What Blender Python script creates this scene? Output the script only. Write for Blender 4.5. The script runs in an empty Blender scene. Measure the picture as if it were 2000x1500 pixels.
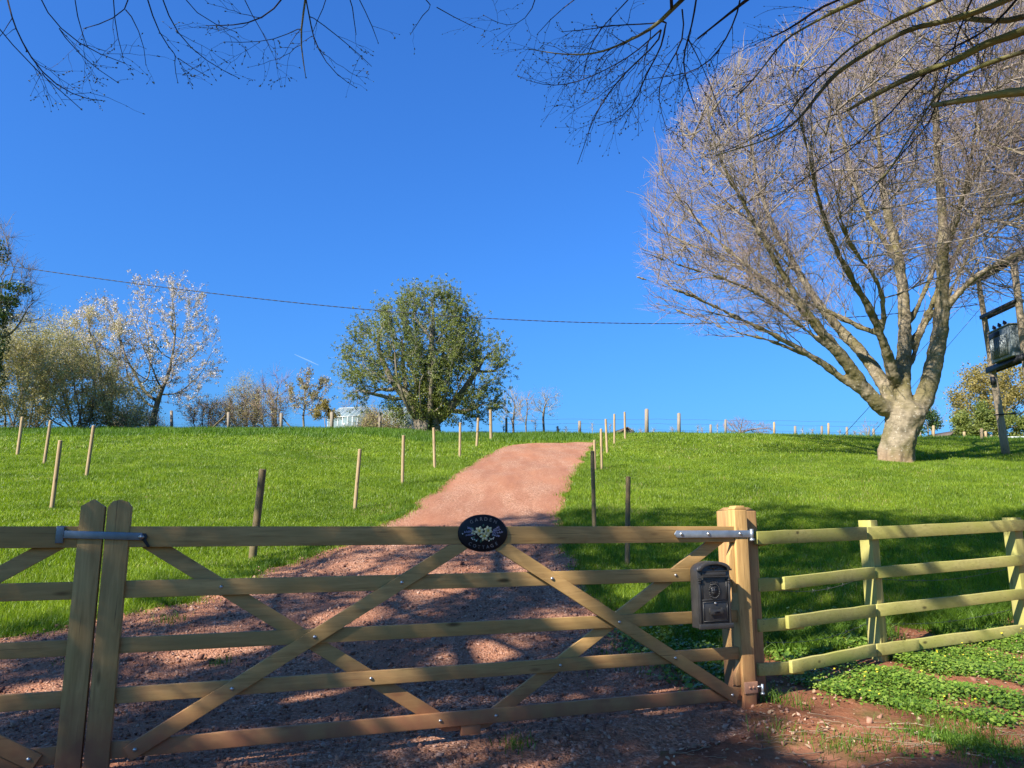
import bpy, math, random
import numpy as np
from math import radians, sin, cos, tan, pi
from mathutils import Vector, Matrix
LSEED = 3
rng = np.random.default_rng(11)
random.seed(11)
S = bpy.context.scene
COL = S.collection

# ------------------------------------------------------------------ camera
CZ = 1.25
PITCH = radians(10.5)
F = 1500.0
cam_d = bpy.data.cameras.new('camera')
cam = bpy.data.objects.new('camera', cam_d); COL.objects.link(cam)
cam.location = (0, 0, CZ)
cam.rotation_euler = (pi/2 + PITCH, 0, 0)
cam_d.sensor_width = 36; cam_d.lens = 27
cam_d.clip_start = 0.05; cam_d.clip_end = 20000
S.camera = cam

# ------------------------------------------------------------------ light
SUN_AZ = radians(46)      # behind the camera, this far round to the left
SUN_EL = radians(38)
sdir = Vector((-sin(SUN_AZ)*cos(SUN_EL), -cos(SUN_AZ)*cos(SUN_EL), sin(SUN_EL)))
W = bpy.data.worlds.new('World'); S.world = W; W.use_nodes = True
nt = W.node_tree
bg = nt.nodes['Background']
sky = nt.nodes.new('ShaderNodeTexSky'); sky.sky_type = 'NISHITA'
sky.sun_disc = False
sky.sun_elevation = SUN_EL
sky.sun_rotation = math.atan2(sdir.x, sdir.y)
sky.air_density = 1.5; sky.dust_density = 1.8; sky.ozone_density = 5.0
hs = nt.nodes.new('ShaderNodeMix'); hs.data_type = 'RGBA'; hs.blend_type = 'MULTIPLY'; hs.inputs[0].default_value = 1
hs.inputs[7].default_value = (.205, .505, .99, 1)      # the camera's deep-blue rendering of a clear sky
nt.links.new(sky.outputs[0], hs.inputs[6]); nt.links.new(hs.outputs[2], bg.inputs[0])
bg.inputs[1].default_value = 0.092
sl = bpy.data.lights.new('sun', 'SUN'); sl.energy = 5.0; sl.angle = radians(0.5); sl.color = (1.0, 0.93, 0.82)
so = bpy.data.objects.new('sun', sl); COL.objects.link(so)
so.rotation_euler = sdir.to_track_quat('Z', 'Y').to_euler()
so.location = (-30, -30, 40)
S.view_settings.view_transform = 'Standard'; S.view_settings.look = 'None'
S.view_settings.exposure = 1.3; S.view_settings.gamma = 1
S.cycles.max_bounces = 6; S.cycles.transparent_max_bounces = 16
S.cycles.diffuse_bounces = 3; S.cycles.glossy_bounces = 2

# ------------------------------------------------------------------ geometry of the site
def ray(x, y):
    u = (x-1000)/F; v = (750-y)/F
    return np.array([u, cos(PITCH)-v*sin(PITCH), sin(PITCH)+v*cos(PITCH)])
def P(x, y, Y):
    """world point seen at (x, y) of the photo and lying Y metres ahead"""
    r = ray(x, y); s = Y/r[1]
    return np.array([r[0]*s, Y, CZ+r[2]*s])
_ky = [-3000,-200,-30,0,3,5.1,7.5,10.6,15.6,19.2,23,26.7,31.8,36,40,44,48,52,60,80,150,400,3000,9000]
_kz = [-6,-2,-.3,-.1,-.04,.02,.27,.74,1.58,2.26,2.96,3.61,4.5,5.2,5.83,6.41,6.83,7.15,7.5,7.75,7,-5,-80,-200]
_ty = np.concatenate([np.linspace(-3000,-40,60), np.arange(-39.5,160,.25), np.linspace(161,9000,400)])
def _hermite(ky, kz, t):
    ky = np.array(ky, float); kz = np.array(kz, float)
    d = np.diff(kz)/np.diff(ky); m = np.zeros(len(ky))
    m[1:-1] = np.where(d[1:]*d[:-1] > 0, 2*d[1:]*d[:-1]/(d[1:]+d[:-1]+1e-12), 0); m[0] = d[0]; m[-1] = d[-1]
    i = np.clip(np.searchsorted(ky, t)-1, 0, len(ky)-2); h = ky[i+1]-ky[i]; s = (t-ky[i])/h
    return (2*s**3-3*s**2+1)*kz[i]+(s**3-2*s**2+s)*h*m[i]+(-2*s**3+3*s**2)*kz[i+1]+(s**3-s**2)*h*m[i+1]
_tz = _hermite(_ky, _kz, _ty)
def sst(a, b, x):
    t = np.clip((x-a)/(b-a), 0, 1); return t*t*(3-2*t)
def H(x, y):
    x = np.asarray(x, float); y = np.asarray(y, float)
    z = np.interp(y, _ty, _tz)
    r = sst(8, 13, y)*(1-sst(90, 200, y))
    z = z + .28*sst(-3.5, -8, x)*r - .012*np.clip(x-9, 0, 30)*r
    z = z + .33*np.exp(-((y-34.5)/5.5)**2)*sst(4.0, 6.5, x)*(1-sst(11, 24, x))
    nz = .03*np.sin(x*.9+1.3)*np.sin(y*.7) + .018*np.sin(x*2.3+y*1.1) + .012*np.sin(x*4.1-y*3.3+2)
    z = z + nz*sst(6, 12, y)*(1-sst(60, 90, y))
    nb = .012*np.sin(x*3.1+y*1.7)+.010*np.sin(x*5.3-y*4.1+1.0)
    z = z + nb*(1-sst(7, 12, y))*sst(-2, 1, y)
    return z
def hz(x, y): return float(H(x, y))
def ground(x, y):
    """point of the ground seen at (x, y) of the photo"""
    r = ray(x, y); Y = np.concatenate([np.arange(1.5, 20, .02), np.arange(20, 70, .05)])
    s = Y/r[1]; g = H(r[0]*s, Y)-(CZ+r[2]*s)
    k = np.argmax(g > 0)
    if g[k] <= 0: k = len(Y)-1
    return np.array([r[0]*s[k], Y[k], float(H(r[0]*s[k], Y[k]))])

# ------------------------------------------------------------------ helpers
def tag(o, label=None, cat=None, group=None, kind=None):
    if label: o['label'] = label
    if cat: o['category'] = cat
    if group: o['group'] = group
    if kind: o['kind'] = kind
    return o
def empty(name, loc, rz=0, **k):
    o = bpy.data.objects.new(name, None); COL.objects.link(o); o.empty_display_size = .2
    o.location = tuple(float(v) for v in loc); o.rotation_euler = (0, 0, rz)
    o['_m'] = 0; del o['_m']
    return tag(o, **k)
def np_mesh(name, V, Fs, mat=None, parent=None, smooth=False, world=True):
    """V (n,3); Fs list of (m,k) index arrays. V is in world space if the parent is given and world=True"""
    V = np.asarray(V, np.float32).reshape(-1, 3)
    if parent is not None and world:
        Mi = np.array((Matrix.Translation(parent.location) @ parent.rotation_euler.to_matrix().to_4x4()).inverted())
        V = (V @ Mi[:3, :3].T + Mi[:3, 3]).astype(np.float32)
    me = bpy.data.meshes.new(name)
    Fs = [np.asarray(f, np.int32) for f in Fs if len(f)]
    nl = sum(f.size for f in Fs); npoly = sum(len(f) for f in Fs)
    me.vertices.add(len(V)); me.loops.add(nl); me.polygons.add(npoly)
    me.vertices.foreach_set('co', V.ravel())
    me.loops.foreach_set('vertex_index', np.concatenate([f.ravel() for f in Fs]))
    tot = np.concatenate([np.full(len(f), f.shape[1], np.int32) for f in Fs])
    st = np.concatenate([[0], np.cumsum(tot)[:-1]]).astype(np.int32)
    me.polygons.foreach_set('loop_start', st)
    try: me.polygons.foreach_set('loop_total', tot)
    except Exception: pass
    if smooth: me.polygons.foreach_set('use_smooth', np.ones(npoly, bool))
    me.update(calc_edges=True)
    if mat: me.materials.append(mat)
    o = bpy.data.objects.new(name, me); COL.objects.link(o)
    if parent is not None: o.parent = parent
    return o
class MB:
    """collects shapes into one mesh"""
    def __init__(s): s.V = []; s.Q = []; s.T = []; s.N = []; s.n = 0
    def add(s, V, quads=None, tris=None, ngons=None):
        V = np.asarray(V, float).reshape(-1, 3); s.V.append(V)
        if quads is not None and len(quads): s.Q.append(np.asarray(quads)+s.n)
        if tris is not None and len(tris): s.T.append(np.asarray(tris)+s.n)
        if ngons:
            for g in ngons: s.N.append(np.asarray(g)[None, :]+s.n)
        s.n += len(V)
    def box(s, c, size, R=None):
        c = np.asarray(c, float); h = np.asarray(size, float)/2
        v = np.array([[x, y, z] for x in (-1, 1) for y in (-1, 1) for z in (-1, 1)])*h
        if R is not None: v = v @ np.asarray(R).T
        s.add(v+c, [[0,1,3,2],[4,6,7,5],[0,4,5,1],[2,3,7,6],[0,2,6,4],[1,5,7,3]])
    def prism(s, pts, a, b, ax=1):
        """2-D outline pts extruded from a to b along axis ax (outline lies in the other two axes)"""
        pts = np.asarray(pts, float); n = len(pts); o = [i for i in range(3) if i != ax]
        v = np.zeros((2*n, 3)); v[:n, o[0]] = pts[:, 0]; v[:n, o[1]] = pts[:, 1]; v[:n, ax] = a
        v[n:] = v[:n]; v[n:, ax] = b
        s.add(v, [[i, (i+1) % n, n+(i+1) % n, n+i] for i in range(n)], None, [list(range(n))[::-1], list(range(n, 2*n))])
    def tube(s, pts, rad, k=8, cap=True, fl=None):
        V, Q = tube(np.asarray(pts, float), np.broadcast_to(np.asarray(rad, float), (len(pts),)), k)
        n = len(pts)
        s.add(V, Q, None, [list(range(k))[::-1], list(range((n-1)*k, n*k))] if cap else None)
    def xf(s, M):
        M = np.array(M); s.V = [v @ M[:3, :3].T + M[:3, 3] for v in s.V]; return s
    def build(s, name, mat, parent=None, smooth=False, bevel=0, world=False):
        o = np_mesh(name, np.concatenate(s.V), s.Q+s.T+s.N, mat, parent, smooth, world)
        if bevel:
            m = o.modifiers.new('bevel', 'BEVEL'); m.width = bevel; m.segments = 2; m.limit_method = 'ANGLE'
        return o
def tube(pts, rad, k):
    n = len(pts); t = np.gradient(pts, axis=0); t /= np.linalg.norm(t, axis=1)[:, None]+1e-9
    ref = np.zeros(3); ref[np.argmin(np.abs(t).mean(0))] = 1
    a = ref-t*(t@ref)[:, None]; a /= np.linalg.norm(a, axis=1)[:, None]+1e-9
    b = np.cross(t, a); th = np.linspace(0, 2*pi, k, endpoint=False)
    V = pts[:, None]+rad[:, None, None]*(np.cos(th)[None, :, None]*a[:, None]+np.sin(th)[None, :, None]*b[:, None])
    i = np.arange(n-1)[:, None]*k; j = np.arange(k)[None, :]; j2 = (j+1) % k
    Q = np.stack([i+j, i+j2, i+k+j2, i+k+j], -1).reshape(-1, 4)
    return V.reshape(-1, 3), Q
def rots(n):
    """n random rotation matrices"""
    q = rng.normal(size=(n, 4)); q /= np.linalg.norm(q, axis=1)[:, None]
    w, x, y, z = q.T
    return np.stack([1-2*(y*y+z*z),2*(x*y-z*w),2*(x*z+y*w),2*(x*y+z*w),1-2*(x*x+z*z),2*(y*z-x*w),2*(x*z-y*w),2*(y*z+x*w),1-2*(x*x+y*y)], -1).reshape(n, 3, 3)
def scatter(shape, faces, pos, R, scale):
    """copies of a small shape at pos, rotated by R, scaled; returns V, faces"""
    shape = np.asarray(shape, float); n = len(pos); k = len(shape)
    scale = np.asarray(scale, float)
    if scale.ndim == 1: scale = scale[:, None]
    V = np.einsum('nij,nkj->nki', R, shape[None]*scale[:, None, :] if scale.shape[1] == 3 else shape[None]*scale[:, None, :])
    V = V+pos[:, None]
    f = np.asarray(faces)
    return V.reshape(-1, 3), (f[None]+np.arange(n)[:, None, None]*k).reshape(-1, f.shape[1])
LEAF = [[0,-.5,0],[.32,0,.08],[0,.5,0],[-.32,0,.08]]; LEAF_F = [[0,1,2,3]]
OCTA = [[1,0,0],[-1,0,0],[0,1,0],[0,-1,0],[0,0,1],[0,0,-1]]
OCTA_F = [[0,2,4],[2,1,4],[1,3,4],[3,0,4],[2,0,5],[1,2,5],[3,1,5],[0,3,5]]

# ------------------------------------------------------------------ materials
def mat(name, rough=.8, spec=.3):
    m = bpy.data.materials.new(name); m.use_nodes = True
    b = m.node_tree.nodes['Principled BSDF']; b.inputs['Roughness'].default_value = rough
    b.inputs['Specular IOR Level'].default_value = spec
    return m, m.node_tree, b
def N(t, kind, **k):
    n = t.nodes.new(kind)
    for a, v in k.items():
        if a in n.inputs: n.inputs[a].default_value = v
        else: setattr(n, a, v)
    return n
def ramp(t, stops, fac=None, interp='LINEAR'):
    r = t.nodes.new('ShaderNodeValToRGB'); r.color_ramp.interpolation = interp
    e = r.color_ramp.elements
    while len(e) < len(stops): e.new(.5)
    for i, (p, c) in enumerate(stops):
        e[i].position = p; e[i].color = (*c, 1) if len(c) == 3 else c
    if fac is not None: t.links.new(fac, r.inputs[0])
    return r
def coords(t, scale=(1,1,1), kind='Object', rot=(0,0,0)):
    tc = t.nodes.new('ShaderNodeTexCoord'); mp = t.nodes.new('ShaderNodeMapping')
    mp.inputs['Scale'].default_value = scale; mp.inputs['Rotation'].default_value = rot
    t.links.new(tc.outputs[kind], mp.inputs[0]); return mp.outputs[0]
def noise(t, vec, scale, detail=4, rough=.55, dist=0):
    n = N(t, 'ShaderNodeTexNoise', Scale=scale, Detail=detail, Roughness=rough, Distortion=dist)
    t.links.new(vec, n.inputs['Vector']); return n.outputs['Fac']
def mix(t, fac, a, b, mode='MIX'):
    m = t.nodes.new('ShaderNodeMix'); m.data_type = 'RGBA'; m.blend_type = mode
    for sock, v in ((m.inputs[0], fac), (m.inputs[6], a), (m.inputs[7], b)):
        if hasattr(v, 'links'): t.links.new(v, sock)
        elif isinstance(v, (int, float)): sock.default_value = v
        else: sock.default_value = (*v, 1)
    return m.outputs[2]
def bump(t, b, h, strength=.5, dist=.01):
    n = t.nodes.new('ShaderNodeBump'); n.inputs['Strength'].default_value = strength; n.inputs['Distance'].default_value = dist
    t.links.new(h, n.inputs['Height']); t.links.new(n.outputs[0], b.inputs['Normal'])
def setc(t, b, out): t.links.new(out, b.inputs['Base Color'])

def wood(name, pale, dark, green, gmin=.5, gmax=.75, axis='z', earth=None, rough=.7):
    """planed timber with grain along one axis, knots, green treatment cast, soil splashed on low parts"""
    m, t, b = mat(name, rough, .25)
    sc = {'x': (1.2,14,14), 'z': (14,14,1.2), 'y': (14,1.2,14)}[axis]
    v = coords(t, sc); g = noise(t, v, 3.2, 6, .6, .6)
    c = ramp(t, [(.3, dark), (.5, [(p+d)/2 for p, d in zip(pale, dark)]), (.72, pale)], g).outputs[0]
    v2 = coords(t, tuple(1 if s < 2 else 3 for s in sc)); g2 = noise(t, v2, 1.3, 3)
    c = mix(t, ramp(t, [(gmin, (0,0,0)), (gmax, (1,1,1))], g2).outputs[0], c, green)
    kn = N(t, 'ShaderNodeTexVoronoi', Scale=1.0); kv = coords(t, tuple(2.2 if s < 2 else 8 for s in sc)); t.links.new(kv, kn.inputs['Vector'])
    k = ramp(t, [(.05, (1,1,1)), (.13, (0,0,0))], kn.outputs['Distance']).outputs[0]
    c = mix(t, k, c, [d*.35 for d in dark])
    ck = noise(t, coords(t, tuple(x*2.6 if x > 2 else .9 for x in sc)), 2.2, 4, .5, .3)
    c = mix(t, ramp(t, [(.66, (0,0,0)), (.70, (.75,.75,.75))], ck).outputs[0], c, [d*.45 for d in dark])
    st = noise(t, coords(t, (1,1,1)), 5.5, 5, .7); c = mix(t, ramp(t, [(.58, (0,0,0)), (.74, (.4,.4,.4))], st).outputs[0], c, [x*.7 for x in dark])
    oi = t.nodes.new('ShaderNodeObjectInfo')
    vv = ramp(t, [(0, (.84,.84,.84)), (1, (1.0,1.0,1.0))], oi.outputs['Random']).outputs[0]
    c = mix(t, 1.0, c, vv, 'MULTIPLY')
    if earth:
        gz = t.nodes.new('ShaderNodeNewGeometry'); sx = t.nodes.new('ShaderNodeSeparateXYZ'); t.links.new(gz.outputs['Position'], sx.inputs[0])
        n3 = noise(t, coords(t, (3,3,3)), 2.5, 4)
        ad = N(t, 'ShaderNodeMath', operation='MULTIPLY_ADD'); t.links.new(n3, ad.inputs[0]); ad.inputs[1].default_value = .5; t.links.new(sx.outputs['Z'], ad.inputs[2])
        e = ramp(t, [(.34, (1,1,1)), (.75, (0,0,0))], ad.outputs[0]).outputs[0]
        c = mix(t, e, c, earth)
    setc(t, b, c); bump(t, b, g, .25, .003)
    return m
M = {}
M['gate_x'] = wood('gate_timber', (.56,.345,.13), (.35,.20,.072), (.36,.225,.075), .46, .8, 'x', earth=(.30,.125,.06))
M['gate_z'] = wood('gate_timber_upright', (.57,.355,.135), (.35,.20,.072), (.35,.235,.075), .45, .75, 'z', earth=(.29,.12,.06))
M['post'] = wood('post_timber', (.46,.28,.11), (.26,.14,.06), (.3,.2,.07), .5, .8, 'z', earth=(.2,.09,.05))
M['fence_x'] = wood('fence_timber', (.46,.41,.15), (.30,.26,.09), (.32,.32,.07), .35, .7, 'x')
M['fence_z'] = wood('fence_timber_upright', (.46,.41,.16), (.30,.26,.09), (.33,.32,.07), .35, .7, 'z')
M['stake'] = wood('stake_timber', (.44,.32,.17), (.26,.18,.10), (.34,.27,.14), .5, .8, 'z')
M['stake_old'] = wood('weathered_stake_timber', (.22,.16,.08), (.12,.085,.045), (.16,.13,.06), .4, .7, 'z')
M['grey_post'] = wood('weathered_post_timber', (.28,.23,.17), (.17,.14,.10), (.2,.18,.12), .5, .8, 'z')
M['pole'] = wood('pole_timber', (.36,.29,.20), (.22,.17,.12), (.27,.22,.14), .5, .8, 'z')

def metal(name, col, rough=.45, metallic=.8, var=.25):
    m, t, b = mat(name, rough, .5); b.inputs['Metallic'].default_value = metallic
    n = noise(t, coords(t, (1,1,1)), 22, 5)
    c = mix(t, ramp(t, [(.35, (0,0,0)), (.7, (1,1,1))], n).outputs[0], col, [x*(1-var) for x in col])
    setc(t, b, c); bump(t, b, n, .12, .002); return m
M['galv'] = metal('galvanised_steel', (.42,.47,.52), .42, .75)
M['galv_dark'] = metal('dull_galvanised_steel', (.2,.23,.26), .45, .7)
M['bolt'] = metal('bolt_steel', (.6,.58,.55), .35, .9)
M['iron'] = metal('dark_steel', (.035,.037,.042), .5, .5)
M['box'] = metal('black_painted_casting', (.05,.047,.044), .36, .0, .3)
M['muddy'] = metal('mud_covered_steel', (.40,.2,.12), .8, .0)
M['wire'] = metal('wire_steel', (.16,.16,.16), .5, .7)
M['cable'] = metal('black_cable', (.03,.03,.033), .6, 0)
M['trafo'] = metal('grey_painted_steel', (.22,.26,.27), .5, .2, .35)
M['porcelain'] = metal('brown_porcelain', (.03,.018,.015), .2, 0)
def plain(name, col, rough=.8, var=.3, scale=8, emission=0):
    m, t, b = mat(name, rough, .25); n = noise(t, coords(t, (1,1,1)), scale, 4)
    setc(t, b, mix(t, n, [c*(1+var) for c in col], [c*(1-var) for c in col])); return m
M['slate'] = plain('sign_slate', (.007,.008,.012), .45)
M['ink_white'] = plain('sign_pale_paint', (.16,.16,.17))
M['petal'] = plain('sign_cream_paint', (.62,.60,.36))
M['petal_y'] = plain('sign_yellow_paint', (.55,.45,.08))
M['sign_green'] = plain('sign_green_paint', (.05,.13,.09))
M['sign_lilac'] = plain('sign_lilac_paint', (.25,.26,.42))
M['white_frame'] = plain('white_aluminium', (.50,.53,.52), .5)
M['pale_board'] = plain('pale_board', (.6,.6,.58))
M['roof'] = plain('brown_roof', (.10,.075,.06))

def bark(name, c1, c2, green, gl=.5, band=False, scale=3):
    m, t, b = mat(name, .85, .15)
    v = coords(t, (1,1,1), 'Object'); n = noise(t, v, scale, 6, .65); n2 = noise(t, v, scale*.35, 3)
    c = ramp(t, [(.3, c2), (.6, c1)], n).outputs[0]
    c = mix(t, ramp(t, [(gl-.08, (0,0,0)), (gl+.12, (1,1,1))], n2).outputs[0], c, green)
    if band:
        vb = coords(t, (1,1,9), 'Object'); nb = noise(t, vb, scale*1.3, 3, .5, .8)
        c = mix(t, ramp(t, [(.58, (0,0,0)), (.66, (.55,.55,.55))], nb).outputs[0], c, [x*.5 for x in c2])
        gz = t.nodes.new('ShaderNodeSeparateXYZ'); t.links.new(v, gz.inputs[0]); ad = N(t, 'ShaderNodeMath', operation='MULTIPLY_ADD'); t.links.new(n2, ad.inputs[0]); ad.inputs[1].default_value = 1.2; t.links.new(gz.outputs['Z'], ad.inputs[2])
        c = mix(t, ramp(t, [(.5, (.85,.85,.85)), (3.4, (0,0,0))], ad.outputs[0]).outputs[0], c, (.25,.165,.10))
        nw = noise(t, v, scale*4.5, 3); c = mix(t, ramp(t, [(.62, (0,0,0)), (.74, (.5,.5,.5))], nw).outputs[0], c, (.62,.58,.48))
    setc(t, b, c); bump(t, b, n, .6, .03); return m
M['beech_bark'] = bark('smooth_beech_bark', (.265,.215,.145), (.085,.07,.042), (.125,.105,.045), .49, True, 2.8)
M['beech_base'] = bark('beech_root_bark', (.40,.29,.20), (.25,.17,.11), (.25,.21,.12), .55, True)
M['beech_twig'] = bark('beech_twig_bark', (.30,.245,.185), (.115,.088,.066), (.20,.165,.105), .6, False, 1.2)
M['beech_fine'] = bark('pinkish_beech_twigs', (.33,.245,.225), (.17,.118,.12), (.31,.26,.20), .55, False, .8)
M['lime_bark'] = bark('lime_bark', (.17,.155,.10), (.05,.045,.035), (.26,.24,.09), .47, False, 4)
M['lime_twig'] = bark('dark_lime_twigs', (.05,.038,.038), (.03,.022,.025), (.05,.045,.03), .6)
M['bark'] = bark('rough_bark', (.20,.165,.12), (.10,.08,.06), (.14,.13,.06), .55)
M['pale_twig'] = bark('pale_bare_twigs', (.34,.25,.19), (.21,.15,.12), (.30,.25,.15), .55, False, 1)
M['purple_twig'] = bark('purple_bare_twigs', (.30,.20,.22), (.2,.14,.15), (.27,.22,.2), .55, False, 1)
M['grey_twig'] = bark('greyish_bare_twigs', (.33,.31,.28), (.22,.20,.18), (.3,.3,.2), .55, False, 1)

def leafmat(name, cols, rough=.55, trans=.35, tcol=None, patch=.5, pscale=.35):
    m, t, b = mat(name, rough, .3)
    g = t.nodes.new('ShaderNodeNewGeometry')
    r = ramp(t, [(i/(len(cols)-1), c) for i, c in enumerate(cols)])
    pos = noise(t, coords(t, (1,1,1), 'Object'), pscale, 3)
    mm = N(t, 'ShaderNodeMath', operation='MULTIPLY_ADD'); t.links.new(pos, mm.inputs[0]); mm.inputs[1].default_value = patch*2
    m2 = N(t, 'ShaderNodeMath', operation='MULTIPLY'); t.links.new(g.outputs['Random Per Island'], m2.inputs[0]); m2.inputs[1].default_value = 1-patch*.6
    t.links.new(m2.outputs[0], mm.inputs[2])
    m3 = N(t, 'ShaderNodeMath', operation='SUBTRACT'); t.links.new(mm.outputs[0], m3.inputs[0]); m3.inputs[1].default_value = patch*.7
    if name == 'lawn_grass':
        p2 = noise(t, coords(t, (1,1,1), 'Object'), 1.1, 5, .65); m4 = N(t, 'ShaderNodeMath', operation='MULTIPLY_ADD'); t.links.new(p2, m4.inputs[0]); m4.inputs[1].default_value = 1.3; m4.inputs[2].default_value = -.65
        m5 = N(t, 'ShaderNodeMath', operation='ADD'); t.links.new(m3.outputs[0], m5.inputs[0]); t.links.new(m4.outputs[0], m5.inputs[1]); m3 = m5
    t.links.new(m3.outputs[0], r.inputs[0])
    if name == 'lawn_grass':      # scattered dead blades and worn straw-coloured patches
        p3 = noise(t, coords(t, (1,1,1), 'Object'), .55, 4, .6); a1 = N(t, 'ShaderNodeMath', operation='MULTIPLY_ADD'); t.links.new(p3, a1.inputs[0]); a1.inputs[1].default_value = 1.0; t.links.new(g.outputs['Random Per Island'], a1.inputs[2])
        rr_ = ramp(t, [(.0, (0,0,0)), (1, (1,1,1))]); a2 = N(t, 'ShaderNodeMath', operation='GREATER_THAN'); t.links.new(a1.outputs[0], a2.inputs[0]); a2.inputs[1].default_value = 1.53
        class _R: pass
        q_ = _R(); q_.outputs = [mix(t, a2.outputs[0], r.outputs[0], (.34,.29,.12))]; r = q_
    setc(t, b, r.outputs[0])
    if trans:
        tr = t.nodes.new('ShaderNodeBsdfTranslucent'); mx = t.nodes.new('ShaderNodeMixShader'); mx.inputs[0].default_value = trans
        hs2 = N(t, 'ShaderNodeHueSaturation', Saturation=1.1, Value=1.5); t.links.new(r.outputs[0], hs2.inputs['Color']); t.links.new(hs2.outputs[0], tr.inputs[0])
        out = t.nodes['Material Output']; t.links.new(b.outputs[0], mx.inputs[1]); t.links.new(tr.outputs[0], mx.inputs[2]); t.links.new(mx.outputs[0], out.inputs[0])
    return m
M['grass'] = leafmat('lawn_grass', [(.055,.10,.008),(.11,.18,.012),(.18,.262,.018),(.27,.35,.03)], .45, .4, patch=.45, pscale=.3)
M['long_grass'] = leafmat('long_grass', [(.045,.10,.010),(.08,.155,.012),(.13,.22,.016)], .5, .35)
M['hawthorn'] = leafmat('hawthorn_leaves', [(.065,.09,.02),(.115,.145,.03),(.18,.205,.04),(.26,.265,.06)], .5, .3, patch=.5, pscale=.25)
M['ivy'] = leafmat('ivy_leaves', [(.025,.05,.015),(.05,.085,.02),(.09,.13,.03)], .35, .15)
M['shrub'] = leafmat('olive_shrub_leaves', [(.20,.185,.06),(.30,.27,.095),(.38,.34,.14),(.46,.41,.22)], .6, .3, patch=.5)
M['oak_leaf'] = leafmat('budding_oak_leaves', [(.15,.13,.04),(.25,.20,.055),(.32,.25,.08)], .6, .35)
M['blossom'] = leafmat('white_blossom', [(.30,.20,.12),(.45,.36,.26),(.62,.56,.5),(.78,.74,.70)], .6, .3, patch=.1)
M['bronze'] = leafmat('bronze_young_leaves', [(.16,.11,.05),(.22,.17,.06),(.17,.19,.05),(.34,.24,.18)], .5, .3, patch=.2)
M['bud'] = leafmat('lime_buds', [(.06,.055,.03),(.12,.12,.05),(.2,.22,.08)], .5, .2, patch=.1)
M['cover'] = leafmat('celandine_leaves', [(.04,.085,.015),(.08,.155,.02),(.15,.24,.03),(.24,.32,.06)], .35, .3, patch=.35, pscale=1.2)
M['yellow'] = leafmat('yellow_petals', [(.7,.55,.03),(.8,.65,.06)], .5, .2, patch=.1)
M['litter'] = leafmat('dead_leaves', [(.16,.085,.05),(.28,.17,.10),(.42,.30,.19),(.55,.43,.30)], .8, .1, patch=.2)
M['dry'] = leafmat('dry_stalks', [(.14,.09,.06),(.24,.17,.11),(.34,.27,.18)], .8, .1, patch=.2)
M['gravelstone'] = leafmat('red_gravel_stones', [(.12,.055,.04),(.22,.105,.07),(.31,.165,.11),(.42,.27,.20)], .85, 0, patch=.15, pscale=2)

def ground_mat():
    m, t, b = mat('turf_soil', .95, .1)
    v = coords(t, (1,1,1)); n = noise(t, v, .35, 4); n2 = noise(t, v, 14, 5); n3 = noise(t, v, 2.2, 4)
    c = mix(t, ramp(t, [(.35, (0,0,0)), (.7, (1,1,1))], n).outputs[0], (.07,.10,.008), (.11,.155,.012))
    c = mix(t, ramp(t, [(.4, (0,0,0)), (.75, (1,1,1))], n3).outputs[0], c, (.12,.15,.010))
    c = mix(t, ramp(t, [(.3, (.8,.8,.8)), (.5, (0,0,0))], n2).outputs[0], c, (.03,.05,.008))
    setc(t, b, c); bump(t, b, n2, .8, .03); return m
M['turf'] = ground_mat()
def gravel_mat():
    m, t, b = mat('red_gravel', .92, .12)
    v = coords(t, (1,1,1)); vo = N(t, 'ShaderNodeTexVoronoi', Scale=55.0); t.links.new(v, vo.inputs['Vector'])
    big = noise(t, coords(t, (1,.35,1)), 1.1, 5, .6); fine = noise(t, v, 60, 3)
    sx = t.nodes.new('ShaderNodeSeparateColor'); t.links.new(vo.outputs['Color'], sx.inputs[0])
    c = ramp(t, [(0, (.15,.068,.038)), (.5, (.31,.152,.088)), (.8, (.40,.21,.125)), (1, (.52,.33,.23))], sx.outputs[0]).outputs[0]
    c = mix(t, ramp(t, [(.42, (0,0,0)), (.62, (.75,.75,.75))], big).outputs[0], c, (.32,.135,.07))
    st = noise(t, coords(t, (2.6,.22,1), rot=(0,0,.22)), 1.0, 4, .6); c = mix(t, ramp(t, [(.40, (.55,.55,.55)), (.56, (0,0,0))], st).outputs[0], c, (.245,.10,.055))
    wd = noise(t, v, .8, 5, .7); c = mix(t, ramp(t, [(.66, (0,0,0)), (.78, (.35,.35,.35))], wd).outputs[0], c, (.10,.12,.03))
    c = mix(t, ramp(t, [(.55, (0,0,0)), (.9, (.5,.5,.5))], fine).outputs[0], c, (.42,.29,.22))
    setc(t, b, c)
    h = ramp(t, [(0, (1,1,1)), (.6, (0,0,0))], vo.outputs['Distance']).outputs[0]
    bump(t, b, h, .7, .015); return m
M['gravel'] = gravel_mat()
def soil_mat():
    m, t, b = mat('red_soil', .95, .1)
    v = coords(t, (1,1,1)); a = noise(t, v, 1.6, 6, .65); n2 = noise(t, v, 25, 6, .7); g = noise(t, v, 3.1, 4)
    c = ramp(t, [(.3, (.10,.040,.022)), (.5, (.22,.088,.045)), (.7, (.33,.15,.085))], a).outputs[0]
    c = mix(t, ramp(t, [(.5, (0,0,0)), (.8, (.6,.6,.6))], n2).outputs[0], c, (.40,.23,.14))
    c = mix(t, ramp(t, [(.55, (0,0,0)), (.68, (.55,.55,.55))], g).outputs[0], c, (.09,.10,.03))
    setc(t, b, c); bump(t, b, n2, .9, .02); return m
M['soil'] = soil_mat()
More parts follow.
